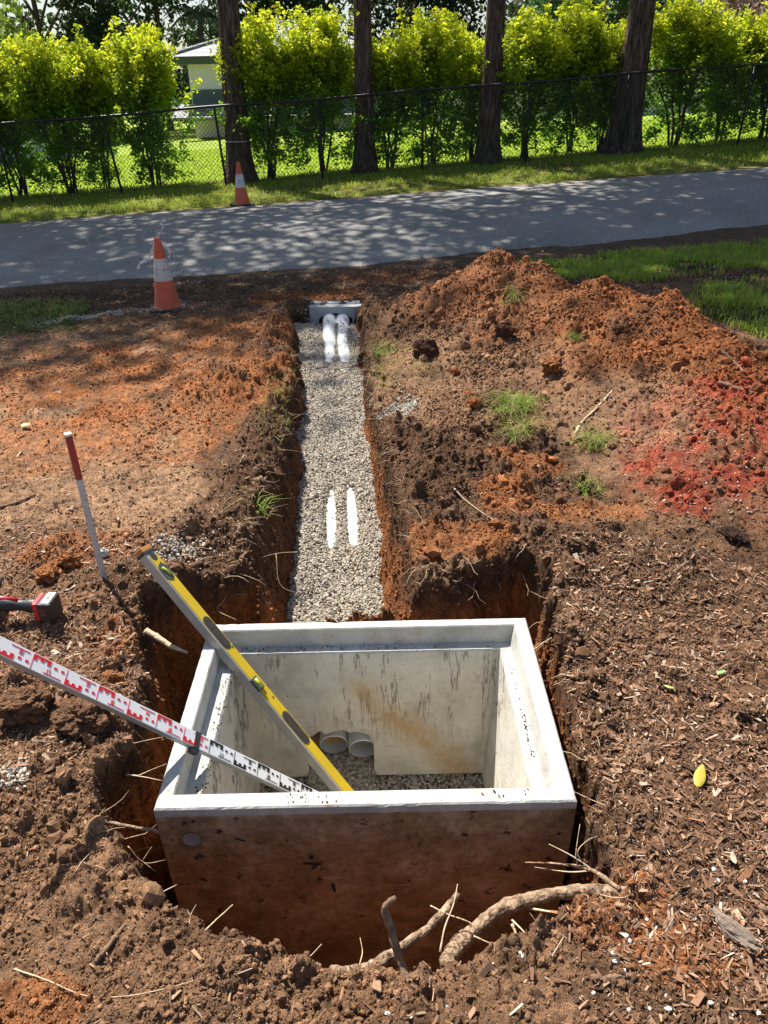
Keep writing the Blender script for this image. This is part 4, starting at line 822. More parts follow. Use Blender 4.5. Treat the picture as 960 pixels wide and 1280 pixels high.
# ------------------------------------------------------------------ roots, sticks and small things on the soil
def rod(name, pts, r0, r1, mat, label, cat='root', wob=.25, n=9, seg=7, knots=0, kids=None):
    root_p = Vector(pts[0]); P_ = [Vector(p) - root_p for p in pts]; Q = spline(P_, seg)
    if mat is M_ROOTP and r0 < .005 and cat != 'stick': r0 *= .72; r1 *= .45
    ph = random.random() * 6; rad = [lerp(r0, r1, i / (len(Q) - 1)) * (1 + .10 * math.sin(i * .37 + ph) + .07 * math.sin(i * .93 + 2 * ph)) for i in range(len(Q))]
    Q = [q + Vector((random.gauss(0, r0 * .06), random.gauss(0, r0 * .06), random.gauss(0, r0 * .06))) if 0 < i < len(Q) - 1 else q for i, q in enumerate(Q)]
    mb = MB().tube(Q, rad, n, True, wob)
    o = mb.build(name, mat, None, root_p, smooth=True); tag(o, label, cat)
    for kp, kr in (kids or []):
        k = MB().tube(spline([Vector(p) - root_p for p in kp], 5), [lerp(kr, kr * .4, i / (5 * (len(kp) - 1))) for i in range(5 * (len(kp) - 1) + 1)], 6, True, .2)
        k.build('side_root', M_ROOTP, o, smooth=True)
    return o
def D(px, py, y): return tuple(aty(px, py, y))
rod('tree_root', [D(557, 1206, .90), D(566, 1190, .94), D(590, 1165, .985), D(630, 1135, 1.03), D(680, 1120, 1.04), D(730, 1114, 1.04), D(785, 1116, 1.02)], .0175, .013, M_ROOT, 'largest root, thick and curved, arching over the hole edge before the pit', seg=9, n=16, wob=.07,
    kids=[([D(660, 1135, 1.03), D(690, 1140, .99), D(720, 1142, .98)], .003), ([D(640, 1150, 1.0), D(655, 1165, .97), D(665, 1178, .95)], .0022)])
rod('tree_root', [D(415, 1215, .86), D(455, 1212, .885), D(500, 1185, .93), D(545, 1150, .99), D(572, 1118, 1.05)], .0125, .007, M_ROOT, 'straight brown root before the pit, slanting up right behind a grey stub', seg=8, n=14, wob=.08)
rod('root_stub', [D(512, 1235, .83), D(500, 1200, .87), D(488, 1160, .90), D(481, 1135, .915), D(494, 1122, .92)], .0095, .0055, M_TWIG, 'grey-brown upright root stub with a bent tip at the front edge of the hole', seg=6, n=10)
rod('thin_root', [D(550, 1190, .93), D(556, 1160, .97), D(567, 1130, 1.01), D(572, 1105, 1.05)], .0032, .0022, M_ROOTP, 'thin pale upright root crossing the end of the straight brown root', seg=6, wob=.35)
rod('thin_root', [D(538, 1132, 1.02), D(560, 1143, 1.0), D(585, 1152, .985), D(598, 1162, .97)], .0026, .0018, M_ROOTP, 'thin pale root lying level between the two thick roots in front of the pit', wob=.35)
rod('thin_root', [D(640, 1155, .99), D(648, 1172, .965), D(662, 1186, .94)], .0045, .003, M_ROOTP, 'short pale broken root under the thickest root')
rod('thin_root', [D(592, 1170, .95), D(610, 1178, .94), D(636, 1188, .93)], .0024, .0016, M_ROOTP, 'thin pale root end at the left foot of the thickest root')
rod('thin_root', [D(775, 1112, 1.02), D(740, 1088, 1.08), D(700, 1080, 1.12), D(656, 1078, 1.16)], .0055, .0012, M_ROOT, 'frayed brown root bundle pointing left at the front right corner of the pit',
    kids=[([D(745, 1090, 1.08), D(715, 1070, 1.11), D(686, 1055, 1.15)], .002), ([D(740, 1088, 1.08), D(712, 1090, 1.10), D(668, 1084, 1.15)], .0022), ([D(722, 1082, 1.1), D(720, 1066, 1.11), D(725, 1030, 1.15)], .0016), ([D(735, 1088, 1.08), D(722, 1066, 1.1), D(735, 1050, 1.12), D(748, 1045, 1.14)], .0012)])
rod('thin_root', [D(770, 1130, .99), D(790, 1137, .97)], .006, .006, M_ROOT, 'stubby brown root piece beside the right end of the thickest root', seg=4)
rod('thin_root', [D(690, 1195, .88), D(720, 1148, .97), D(735, 1141, .99)], .0018, .0012, M_ROOTP, 'wispy root in the gap below the thickest root')
rod('pale_root', [D(452, 1163, .93), D(470, 1147, .96), D(490, 1130, .985)], .0035, .0022, M_ROOTP, 'bright pale root tip leaning right beside the bent root stub') if False else None
rod('pale_root', [D(252, 1168, .95), D(268, 1152, .975), D(291, 1131, 1.01)], .0034, .0024, M_ROOTP, 'bright pale root tip sticking up from the near left edge of the hole')
rod('pale_root', [D(372, 1205, .87), D(390, 1193, .90), D(402, 1180, .92)], .0026, .0016, M_ROOTP, 'small pale root tip at the near edge of the hole below the black marks')
rod('pale_root', [D(176, 1133, 1.05), D(198, 1118, 1.08), D(221, 1106, 1.11)], .0030, .0020, M_ROOTP, 'pale root reaching from the left bank to the muddy face of the pit', seg=6)
rod('pale_root', [D(237, 1160, .96), D(238, 1145, .98), D(245, 1131, 1.0)], .0018, .001, M_ROOTP, 'tiny upright forked root at the front left corner of the pit', kids=[([D(238, 1145, .98), D(234, 1137, .99)], .0008)])
rod('pale_root', [D(449, 1208, .87), D(453, 1190, .895), D(450, 1172, .92)], .002, .0012, M_ROOTP, 'thin upright pale root left of the bent root stub')
rod('cut_root', [D(182, 788, 1.93), D(197, 797, 1.91), D(215, 808, 1.88), D(234, 816, 1.86)], .012, .0045, M_ROOTP, 'pale cut root with a ragged knob jutting from the left wall of the hole', seg=6, n=12)
rod('cut_root', [D(92, 1022, 1.27), D(120, 1024, 1.26), D(150, 1031, 1.245), D(199, 1040, 1.24)], .0065, .004, M_ROOT, 'brown root running level from the left bank toward the pit corner', seg=8)
rod('thin_root', [D(150, 968, 1.44), D(172, 970, 1.42), D(203, 976, 1.40)], .0042, .0022, M_ROOTP, 'pale root poking out of the left bank below the measuring staff', kids=[([D(172, 970, 1.42), D(190, 962, 1.42), D(208, 955, 1.42)], .0016)])
rod('thin_root', [D(128, 1118, 1.08), D(134, 1100, 1.1), D(146, 1088, 1.12)], .002, .0014, M_ROOTP, 'curly fine root on the left bank near the hole edge', kids=[([D(134, 1100, 1.1), D(112, 1070, 1.14), D(105, 1050, 1.16)], .0012), ([D(130, 1110, 1.09), D(108, 1090, 1.12), D(86, 1082, 1.13)], .001), ([D(112, 1070, 1.14), D(122, 1058, 1.15), D(118, 1040, 1.18)], .001)])
rod('thin_root', [D(160, 1058, 1.17), D(180, 1078, 1.16), D(207, 1075, 1.17)], .0018, .001, M_ROOTP, 'branching fine root hanging over the left gap beside the pit', kids=[([D(180, 1078, 1.16), D(195, 1090, 1.15)], .0009), ([D(178, 1076, 1.16), D(190, 1058, 1.18)], .0009)])
rod('thin_root', [D(268, 724, 2.27), D(282, 745, 2.24), D(272, 762, 2.2), D(296, 775, 2.15)], .0024, .0014, M_ROOTP, 'twisting white root hanging down the bank behind the yellow level')
rod('thin_root', [D(372, 690, 2.5), D(345, 692, 2.46), D(310, 702, 2.42)], .002, .0012, M_ROOTP, 'thin root crossing the corner where the trench meets the hole', kids=[([D(345, 692, 2.46), D(350, 730, 2.38), D(372, 742, 2.36)], .0014)])
rod('thin_root', [D(667, 816, 2.0), D(683, 800, 2.0), D(697, 765, 2.03)], .0016, .001, M_ROOTP, 'thin pale root leaning over the back right corner of the pit')
rod('thin_root', [D(668, 812, 1.97), D(680, 803, 1.98), D(690, 797, 1.99)], .004, .003, M_ROOTP, 'short pink-brown root stub at the back right corner of the pit')
rod('thin_root', [D(555, 705, 2.4), D(585, 712, 2.35), D(615, 712, 2.34), D(622, 722, 2.3)], .0028, .0012, M_ROOT, 'brown root hanging on the orange soil face behind the pit')
rod('thin_root', [D(465, 650, 2.85), D(445, 680, 2.7), D(430, 690, 2.66)], .0016, .001, M_ROOTP, 'bare root reaching from the right bank across the gravel')
rod('thin_root', [D(735, 948, 1.42), D(760, 940, 1.43), D(790, 948, 1.41), D(775, 962, 1.39)], .004, .003, M_ROOT, 'looping brown root on the right bank beside the pit')
rod('thin_root', [D(738, 965, 1.36), D(758, 985, 1.32), D(778, 1002, 1.28)], .008, .006, M_TWIG, 'dark splintered root set in the right bank')
def lay(name, pix, r0, r1, mat, label, cat, lift=.6, **k):
    P_ = [tuple(gp(px, py, r0 * lift)) for px, py in pix]; return rod(name, P_, r0, r1, mat, label, cat, **k)
lay('thin_root', [(18, 1213), (60, 1228), (105, 1246), (150, 1248), (200, 1240), (248, 1227)], .0022, .0014, M_ROOTP, 'long pale root lying across the soil at the bottom left', 'root')
lay('stick', [(120, 1205), (135, 1185), (156, 1158)], .0055, .0035, M_TWIG, 'dark stick lying in the loose soil at the lower left', 'stick')
lay('stick', [(718, 545), (728, 528), (745, 512), (765, 490)], .007, .004, M_ROOTP, 'pale bent stick lying below the dirt mound', 'stick')
lay('stick', [(900, 440), (915, 452), (930, 468)], .010, .006, M_TWIG, 'dark stick on the shoulder of the dirt mound', 'stick')
lay('stick', [(897, 482), (920, 488), (942, 494)], .013, .010, M_TWIG, 'thick dark branch piece on the red soil', 'stick')
lay('stick', [(568, 612), (580, 625), (600, 640), (618, 652)], .004, .002, M_ROOTP, 'thin pale stick near the grass tuft by the trench', 'stick')
lay('stick', [(0, 636), (20, 630), (44, 620)], .008, .004, M_TWIG, 'dark stick at the left edge beyond the driver', 'stick')
lay('stick', [(738, 1226), (762, 1224), (785, 1222)], .0055, .0045, M_TWIG, 'short brown stick lying level near the bottom right', 'stick')
lay('stick', [(935, 1196), (940, 1215), (946, 1238)], .005, .004, M_TWIG, 'upright lying twig at the lower right edge', 'stick')
lay('stick', [(940, 1130), (960, 1140), (990, 1155)], .007, .006, M_TWIG, 'brown stick cut off by the right edge of the view', 'stick')
lay('stick', [(80, 826), (95, 820), (108, 817)], .004, .003, M_ROOTP, 'small pale stick just above the measuring staff', 'stick')
lay('stick', [(828, 728), (845, 715), (860, 705)], .007, .006, M_TWIG, 'dark root piece among the mulch below the red soil', 'stick')
lay('stick', [(634, 308), (633, 318), (632, 330)], .004, .004, M_ROOTP, 'little twig upright on the crest of the dirt mound', 'stick', lift=2) if False else None
lay('stick', [(900, 1075), (930, 1072), (960, 1060)], .004, .003, M_ROOTP, 'curved pale twig among the mulch at right', 'stick')
M_WOODY = simple('rotten_wood', (.20, .15, .115), .9, var=.4, scale=25, bump=1., bscale=50)

# stones, clods
def lump(name, px, py, r, col, label, cat, sq=(1, .85, .7), group=None, mat=None, sink=.25, seed=0):
    p = gp(px, py); rg_ = np.random.default_rng(seed + int(px * 7 + py)); import bmesh
    bm = bmesh.new(); bmesh.ops.create_icosphere(bm, subdivisions=5 if r > .03 else (4 if r > .015 else 2), radius=1.0)
    o3 = rg_.random(3) * 20; 
    from mathutils import noise as mn
    for v in bm.verts:
        q = v.co.copy(); n_ = mn.noise(q * 1.3 + Vector(o3)) * .45 + mn.noise(q * 3.5 + Vector(o3)) * .22 + mn.noise(q * 8 + Vector(o3)) * .13 + mn.noise(q * 19 + Vector(o3)) * .07 + mn.noise(q * 42 + Vector(o3)) * .035
        v.co = Vector((q.x * sq[0], q.y * sq[1], q.z * sq[2])) * r * (1 + n_)
    me = bpy.data.meshes.new(name); bm.to_mesh(me); bm.free(); me.materials.append(mat or (simple('clod_' + name, col, .95, spec=.1, var=.5, scale=70, bump=1.0, bscale=180, dirt=(tuple(c * .4 for c in col), 40, .55))))
    if r < .012: me.polygons.foreach_set('use_smooth', [True] * len(me.polygons))
    o = link(name, me, None, (p[0], p[1], p[2] + r * sq[2] * (1 - 2 * sink))); o.rotation_euler = (0, 0, rg_.random() * 6); tag(o, label, cat, group); return o
lump('soil_clod', 531, 442, .075, (.10, .05, .03), 'large dark soil clod at the foot of the mound right of the headwall', 'clod')
lump('soil_clod', 630, 418, .060, (.14, .07, .04), 'dark rounded clod embedded in the face of the mound', 'clod')
lump('soil_clod', 690, 462, .060, (.30, .12, .05), 'orange rounded clod low on the front of the mound', 'clod')
lump('clay_block', 592, 508, .032, (.36, .13, .05), 'small squarish orange clay block between trench and mound', 'clod', (1.2, .9, .8))
lump('clay_block', 586, 494, .022, (.34, .12, .05), 'smaller orange clay lump just behind the squarish block', 'clod')
lump('clay_block', 568, 466, .024, (.28, .09, .04), 'reddish clay lump below the large dark clod', 'clod')
lump('soil_clod', 915, 672, .040, (.05, .028, .02), 'flat black peaty clod between the red soil and the mulch', 'clod', (1.4, .8, .5))
lump('soil_clod', 35, 888, .055, (.17, .09, .05), 'big rough soil clod at the left below the measuring staff', 'clod', (1.3, 1, .8))
lump('soil_clod', 105, 905, .058, (.15, .08, .045), 'big fibrous soil clod on the left bank, right of another big clod', 'clod', (1.3, 1, .7))
lump('soil_clod', 143, 852, .032, (.30, .13, .06), 'small orange clod at the left edge of the hole above the staff', 'clod')
lump('soil_clod', 88, 705, .042, (.30, .12, .05), 'crumbly orange clod behind the driver, topmost of two', 'clod')
lump('soil_clod', 62, 722, .045, (.34, .14, .055), 'crumbly orange clod nearest the driver handle', 'clod')
lump('soil_clod', 25, 800, .03, (.12, .06, .035), 'small dark clod under the driver at the left edge', 'clod') if False else None
lump('stone', 412 / 2 + 480, 272 / 2 + 260, .014, (.72, .70, .68), 'single white stone on the front of the mound', 'stone', sink=.1)
lump('stone', 130, 697, .018, (.62, .60, .56), 'pale stone block beside the foot of the marker stake', 'stone', (1, 1, 1.1), sink=.1)
lump('wood_chunk', 918, 1168, .030, None, 'rotten grey wood chunk on the mulch at the lower right', 'wood', (1.5, .55, .35), None, M_WOODY)
M_PEB = simple('white_pebble', (.78, .78, .76), .7, var=.06)
pr = random.Random(4)
for i, (px, py) in enumerate([(650, 1192), (653, 1198), (787, 1178), (808, 1152), (836, 1136), (870, 1090), (892, 1088), (897, 1104), (930, 1104), (808, 1087), (768, 1205), (780, 1214), (742, 1242), (812, 1262), (832, 1250), (835, 1265), (786, 1265), (888, 1256), (948, 1268), (926, 1198), (766, 1195), (558, 1262), (484, 1270), (514, 1276)]):
    lump('white_pebble', px, py, .0042 * pr.uniform(.8, 1.2), None, 'small rounded white pebble lying on the brown soil at the lower right', 'pebble', (1.2, .9, .7), 'white pebbles on the soil', M_PEB, .1, i)
def leafobj(px, py, L_, w, col, label, yaw, curl=.12):
    p = gp(px, py, .013); V = []; Fq = []; n = 9
    for i in range(n):
        t = i / (n - 1); wd = w * math.sin(math.pi * t ** .85) ** .8 + .0006; zz = curl * L_ * ((t - .5) ** 2 * 2 - .1)
        for s in (-1, 0, 1): V.append(((t - .5) * L_, s * wd / 2, zz + abs(s) * wd * .22))
    for i in range(n - 1):
        for s in (0, 1): a_ = i * 3 + s; Fq.append((a_, a_ + 3, a_ + 4, a_ + 1))
    me = bpy.data.meshes.new('leaf'); me.from_pydata(V, [], Fq); me.materials.append(simple('leaf_' + label[:12], col, .45, var=.18, scale=40)); me.polygons.foreach_set('use_smooth', [True] * len(Fq))
    o = link('fallen_leaf', me, None, p); o.rotation_euler = (R(8), R(-6), yaw); s = o.modifiers.new('s', 'SOLIDIFY'); s.thickness = .0006; tag(o, label, 'leaf')
leafobj(873, 976, .074, .026, (.46, .36, .05), 'fallen yellow leaf on the mulch right of the pit', R(60))
leafobj(900, 847, .030, .010, (.25, .42, .14), 'small green leaf high on the mulch at right', R(15))
leafobj(835, 866, .028, .007, (.33, .5, .08), 'narrow green leaf on the mulch near the pit', R(-35))
leafobj(33, 535, .05, .03, (.3, .45, .1), 'pale green leaf on the orange soil at far left', R(30))
leafobj(915, 1078, .03, .012, (.5, .4, .3), 'dry curled tan leaf on the mulch at right', R(80), .4)

print('t3', round(time.time() - T0, 1))
# ------------------------------------------------------------------ grass
def blades(P, h, w, lean, cols, rg):
    """bent tapering blade: 5 verts, 2 faces as quads+tri -> use 6 verts 2 quads"""
    n = len(P); a = rg.random(n) * 6.283; d = np.stack([np.cos(a), np.sin(a), np.zeros(n)], -1); s = np.stack([-np.sin(a), np.cos(a), np.zeros(n)], -1)
    b = P; m = P + d * (lean * h * .35)[:, None] + np.array([0, 0, 1]) * (h * .6)[:, None]; t = P + d * (lean * h)[:, None] + np.array([0, 0, 1]) * (h * (1 - .35 * lean))[:, None]
    V = np.stack([b - s * w[:, None] / 2, b + s * w[:, None] / 2, m + s * w[:, None] * .4, m - s * w[:, None] * .4, t + s * w[:, None] * .06, t - s * w[:, None] * .06], 1)
    f = np.array([(0, 1, 2, 3), (3, 2, 4, 5)]); return V.reshape(-1, 3), (f[None] + 6 * np.arange(n)[:, None, None]).reshape(-1, 4), np.repeat(cols, 6, 0)
rg = np.random.default_rng(21)
def gc(n, lo=(.12, .22, .02), hi=(.34, .46, .05), dry=.15):
    t = rg.random((n, 1)); c = np.array(lo) * (1 - t) + np.array(hi) * t; d = rg.random(n) < dry; c[d] = np.array([.42, .34, .16]) * (.7 + .5 * rg.random((d.sum(), 1))); return c
def grass(name, n, x0, x1, y0_, y1_, dens, h, w, label, **k):
    X = x0 + (x1 - x0) * rg.random(n * 3); Y = y0_ + (y1_ - y0_) * rg.random(n * 3); ok = rg.random(n * 3) < dens(X, Y); X, Y = X[ok][:n], Y[ok][:n]
    hh = h * (.5 + .8 * rg.random(len(X))); V, Fg, C_ = blades(np.stack([X, Y, bil(GZ, X, Y) - .004], -1), hh, np.full(len(X), w) * (.7 + .6 * rg.random(len(X))), .2 + .8 * rg.random(len(X)), gc(len(X), **k), rg)
    tag(link(name, fast_mesh(name, V, Fg, M_GRASS, C_)), label, 'grass', kind='stuff')
grass('verge_grass', 60000, -8, 8, 10.35, 12.6, lambda x, y: (.35 + .65 * (fbm(x * 1.3, y * 1.3, 3, 3) > -.35)) * (1 - .7 * blob(x, y, .1, 10.7, 1.4, .25)), .055, .008, 'short green grass on the strip beyond the lane', dry=.18, lo=(.22, .34, .035), hi=(.56, .66, .07))
grass('lawn_grass', 60000, -16, 16, 12.4, 26, lambda x, y: (np.abs(x) < y * .6) * np.ones_like(x) * (13.5 / y), .06, .02, 'bright green lawn grass behind the fence', lo=(.34, .50, .04), hi=(.58, .70, .06), dry=.03)
grass('roadside_grass', 34000, 1.1, 5.0, 4.2, 7.1, lambda x, y: np.clip(blob(x, y, 3.2, 6.45, 2.0, .42, .3) + blob(x, y, 2.9, 5.1, .85, .62, .3) + blob(x, y, 1.9, 6.1, .8, .25), 0, 1) * (MND(x, y) < .03) * (.12 + .88 * sstep(-.15, .2, fbm(x * 2.2, y * 3.2, 3, 2))), .055, .006, 'green grass growing beside the dirt mound at right', lo=(.26, .40, .04), hi=(.56, .68, .09))
grass('shaded_grass', 6500, -4.2, -1.6, 4.4, 6.4, lambda x, y: np.clip(blob(x, y, -2.95, 5.75, .75, .42, .6) + .4 * blob(x, y, -2.9, 5.1, .5, .3, .7), 0, 1), .04, .005, 'patchy grass in tree shade at the left of the cone', dry=.35, lo=(.16, .28, .04), hi=(.36, .46, .08))
grass('bank_grass', 1700, -.7, .3, 3.1, 5.2, lambda x, y: np.clip(blob(x, y, -.52, 3.75, .12, .5, .5) + blob(x, y, -.0, 4.35, .10, .35, .5) + .5 * blob(x, y, .08, 4.2, .2, .3, .6), 0, 1) * (CUT(x, y) < .06), .032, .0035, 'sparse grass along both lips of the trench', lo=(.2, .3, .04), hi=(.42, .5, .1), dry=.35)
def tuft(px, py, n, rad, h, label, dry=.1, w=.003):
    p = gp(px, py); a = rg.random(n) * 6.283; r_ = rad * rg.random(n) ** .7; X = p[0] + r_ * np.cos(a); Y = p[1] + r_ * np.sin(a)
    P_ = np.stack([X, Y, bil(GZ, X, Y)], -1) - p; hh = h * (.5 + .8 * rg.random(n)); V, Fg, C_ = blades(P_, hh, np.full(n, w), .7 + 1.5 * rg.random(n), gc(n, lo=(.15, .26, .03), hi=(.38, .48, .09), dry=dry + .12), rg)
    tag(link('grass_tuft', fast_mesh('grass_tuft', V, Fg, M_GRASS, C_), None, p), label, 'grass tuft')
tuft(642, 515, 260, .095, .09, 'big lush green grass tuft on the dug soil between trench and mound')
tuft(648, 548, 110, .06, .07, 'smaller green tuft just below the big lush one')
tuft(742, 556, 150, .06, .07, 'grey-green leafy tuft beside the pale bent stick', .25)
tuft(735, 612, 70, .05, .05, 'low green sprig below the mound near the red soil')
tuft(326, 642, 34, .025, .065, 'long-bladed green tuft hanging over the left lip of the trench', .15, .004)
tuft(640, 375, 120, .06, .06, 'dry yellow-green sod tuft high on the face of the mound', .5)
tuft(718, 425, 60, .035, .04, 'tiny green tuft in the middle of the mound face')
tuft(478, 440, 120, .07, .045, 'green tuft on the right lip of the trench near the headwall', .3)

print('t4', round(time.time() - T0, 1))
# ------------------------------------------------------------------ leaves, shrubs and trees
def leaf_cloud(P, size, cols, rg, droop=0., aspect=.5):
    n = len(P); A = rand_rot(n, rg); u = A[:, :, 0]; v = A[:, :, 1]
    L_ = size[:, None]; Wd = L_ * aspect
    V = np.stack([P - u * L_ / 2, P + v * Wd / 2 + u * L_ * .05, P + u * L_ / 2, P - v * Wd / 2 + u * L_ * .05], 1)
    Fg = np.arange(4 * n).reshape(n, 4); return V.reshape(-1, 3), Fg, np.repeat(cols, 4, 0)
M_STEM = simple('shrub_stem', (.055, .040, .028), .9, var=.3, scale=30, bump=.5)
def make_shrub(seed, H=2.0, Wd=.62):
    rg = np.random.default_rng(seed); rr = random.Random(seed); mb = MB(); tips = []
    for i in range(rr.randint(5, 7)):
        a = rr.uniform(0, 6.283); sp = rr.uniform(.12, .5) * Wd / .6; q = [Vector((.05 * math.cos(a), .05 * math.sin(a), 0))]; h = H * rr.uniform(.62, .92)
        for k in range(1, 6): t = k / 5; q.append(Vector((math.cos(a) * sp * t ** 1.1 + rr.gauss(0, .02), math.sin(a) * sp * t ** 1.1 + rr.gauss(0, .02), h * t)))
        Q = spline(q, 3); mb.tube(Q, [lerp(.015, .004, j / (len(Q) - 1)) for j in range(len(Q))], 6, False)
        for k in (2, 3, 4, 5):
            for _ in range(2):
                e = q[k] + Vector((rr.gauss(0, .16), rr.gauss(0, .16), rr.uniform(.05, .25))); mb.tube([q[k], (q[k] + e) / 2 + Vector((0, 0, .02)), e], [.008, .006, .003], 5, False); tips.append(e)
    PP = []; RR = []; VV_ = []
    def shoot(p, d, L_, m, r_):
        v = rr.random()
        for q in range(m):
            t = q / (m - 1); PP.append(tuple(p + d * (L_ * t))); RR.append(r_ * (1 - .55 * t)); VV_.append(v)
            d = (d + Vector((rr.gauss(0, .10), rr.gauss(0, .10), .05))).normalized()
    a0 = seed * 1.3
    for i in range(150):
        u = rr.random(); t = .30 + .62 * u ** .8; a = rr.uniform(0, 6.283)
        if t < .55 and rr.random() < .4: continue
        rmax = Wd * (.92 if t < .62 else .92 * (1 - ((t - .62) / .42) ** 1.5)) * (.7 + .3 * math.sin(a * 1.5 + a0 + 7 * t))
        r_ = rmax * math.sqrt(rr.random()); out = Vector((math.cos(a), math.sin(a), 0)); el = rr.uniform(.5, 1.35) if t > .45 else rr.uniform(-.1, .8)
        shoot(Vector((r_ * math.cos(a), r_ * math.sin(a), H * t)), (out * math.cos(el) + Vector((0, 0, math.sin(el)))).normalized(), rr.uniform(.18, .42), 6, rr.uniform(.045, .085))
    for t_ in tips: shoot(t_, Vector((rr.gauss(0, .4), rr.gauss(0, .4), .8)).normalized(), .22, 4, .05)
    for i in range(30):
        a = rr.uniform(0, 6.283); r_ = Wd * rr.uniform(.2, .9); shoot(Vector((r_ * math.cos(a), r_ * math.sin(a), H * rr.uniform(.06, .32))), Vector((rr.gauss(0, .5), rr.gauss(0, .5), .5)).normalized(), .2, 4, .05)
    C_ = np.array(PP); cr = np.array(RR); k = 15; P_ = np.repeat(C_, k, 0) + rg.normal(size=(len(C_) * k, 3)) * np.repeat(cr, k)[:, None]
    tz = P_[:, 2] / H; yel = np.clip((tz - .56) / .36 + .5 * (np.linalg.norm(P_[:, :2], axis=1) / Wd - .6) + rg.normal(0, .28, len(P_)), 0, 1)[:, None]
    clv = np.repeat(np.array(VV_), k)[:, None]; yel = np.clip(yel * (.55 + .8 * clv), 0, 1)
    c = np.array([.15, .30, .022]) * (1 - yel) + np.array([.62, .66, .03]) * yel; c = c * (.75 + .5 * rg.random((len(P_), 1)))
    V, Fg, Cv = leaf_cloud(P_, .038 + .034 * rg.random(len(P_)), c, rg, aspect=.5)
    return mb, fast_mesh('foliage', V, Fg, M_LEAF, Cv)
shrub_lib = [make_shrub(40 + i, H, w) for i, (H, w) in enumerate(((2.0, .52), (2.05, .46), (1.95, .56), (2.1, .5), (1.9, .5)))]
stem_meshes = []
for mb, fo in shrub_lib:
    me = bpy.data.meshes.new('stems'); me.from_pydata(mb.v, [], mb.f); me.materials.append(M_STEM); me.polygons.foreach_set('use_smooth', [True] * len(mb.f)); stem_meshes.append(me)
SH = [(-32, 66, 1.15), (22, 58, 1.2), (84, 44, 1.15), (128, 62, .95), (192, 40, 1.2), (337, 20, 1.25), (402, 18, 1.3), (487, 44, 1.1), (541, 20, 1.1), (586, 48, .95), (655, 18, 1.15), (712, 10, 1.2), (748, 34, .95), (838, 2, 1.3), (893, 22, 1.05), (946, 14, 1.25), (1005, 4, 1.2)]
where = ['at the far left end of the hedge', 'second from the left end', 'third from the left end', 'fourth from the left end, lower than both neighbours', 'left of the gap that shows the house', 'directly right of the leftmost big trunk', 'directly left of the second trunk', 'directly right of the second trunk', 'with a tall pointed top midway between second and third trunks', 'directly left of the third trunk',
         'directly right of the third trunk', 'second to the right of the third trunk', 'directly left of the rightmost trunk', 'directly right of the rightmost trunk, with the tallest top', 'second to the right of the rightmost trunk', 'second from the right end', 'at the right end of the hedge']
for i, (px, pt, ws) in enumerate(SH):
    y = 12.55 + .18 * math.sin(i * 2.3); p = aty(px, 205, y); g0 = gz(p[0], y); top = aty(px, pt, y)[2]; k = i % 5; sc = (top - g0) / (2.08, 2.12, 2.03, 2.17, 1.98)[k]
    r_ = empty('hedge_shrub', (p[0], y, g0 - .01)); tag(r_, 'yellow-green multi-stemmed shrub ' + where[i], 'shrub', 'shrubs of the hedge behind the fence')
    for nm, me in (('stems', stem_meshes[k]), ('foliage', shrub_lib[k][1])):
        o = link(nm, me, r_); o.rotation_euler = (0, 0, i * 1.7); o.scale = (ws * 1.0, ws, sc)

# bark
m, N, L, P = nmat('rough_bark'); tc = N.new('ShaderNodeTexCoord'); mp = N.new('ShaderNodeMapping'); L.new(tc.outputs['Object'], mp.inputs[0]); mp.inputs['Scale'].default_value = (26, 26, 4.5)
v = nd(N, 'ShaderNodeTexNoise', i_Scale=1.0, i_Detail=8.0, i_Roughness=.7); L.new(mp.outputs[0], v.inputs['Vector'])
r1 = ramp(N, L, v.outputs[0], [(.36, (.022, .017, .014)), (.52, (.13, .092, .070)), (.68, (.28, .21, .17))]); L.new(r1.outputs[0], P.inputs['Base Color']); P.inputs['Roughness'].default_value = .95; P.inputs['Specular IOR Level'].default_value = .1
b = nd(N, 'ShaderNodeBump', i_Strength=1.0, i_Distance=.05); L.new(v.outputs[0], b.inputs['Height']); L.new(b.outputs[0], P.inputs['Normal']); M_BARK = m
def trunk_mesh(base_p, top_p, r0, r1, H, seed, flare=1.7):
    rr = np.random.default_rng(seed); n = 40; k = 90; V = []; ph = rr.random(6) * 6
    for i in range(k):
        t = i / (k - 1); c = np.array(base_p) * (1 - t) + np.array(top_p) * t; r_ = lerp(r0, r1, t ** .8) * (1 + (flare - 1) * math.exp(-t * H / .22))
        for j in range(n):
            a = 2 * math.pi * j / n; bumpy = .05 * math.sin(a * 9 + ph[0] + t * 5) + .04 * math.sin(a * 14 + ph[1] - t * 11) + .10 * math.exp(-t * H / .3) * math.sin(a * 5 + ph[2]) + .03 * (rr.random() - .5)
            V.append((c[0] + math.cos(a) * r_ * (1 + bumpy), c[1] + math.sin(a) * r_ * (1 + bumpy), c[2]))
    F_ = [(i * n + j, i * n + (j + 1) % n, (i + 1) * n + (j + 1) % n, (i + 1) * n + j) for i in range(k - 1) for j in range(n)]
    return np.array(V), np.array(F_)
def crown_points(rr, cx, cy, z0_, z1_, rad, nb, per, csize):
    out = []
    for i in range(nb):
        t = rr.random(); z = z0_ + (z1_ - z0_) * t; r_ = rad * math.sin(math.pi * (.12 + .8 * t)) * rr.random() ** .5; a = rr.random() * 6.283
        c = np.array([cx + r_ * math.cos(a), cy + r_ * math.sin(a), z]); out.append(c + rr.normal(size=(per, 3)) * csize * np.array([1.15, 1.15, .4]))
    return np.concatenate(out)
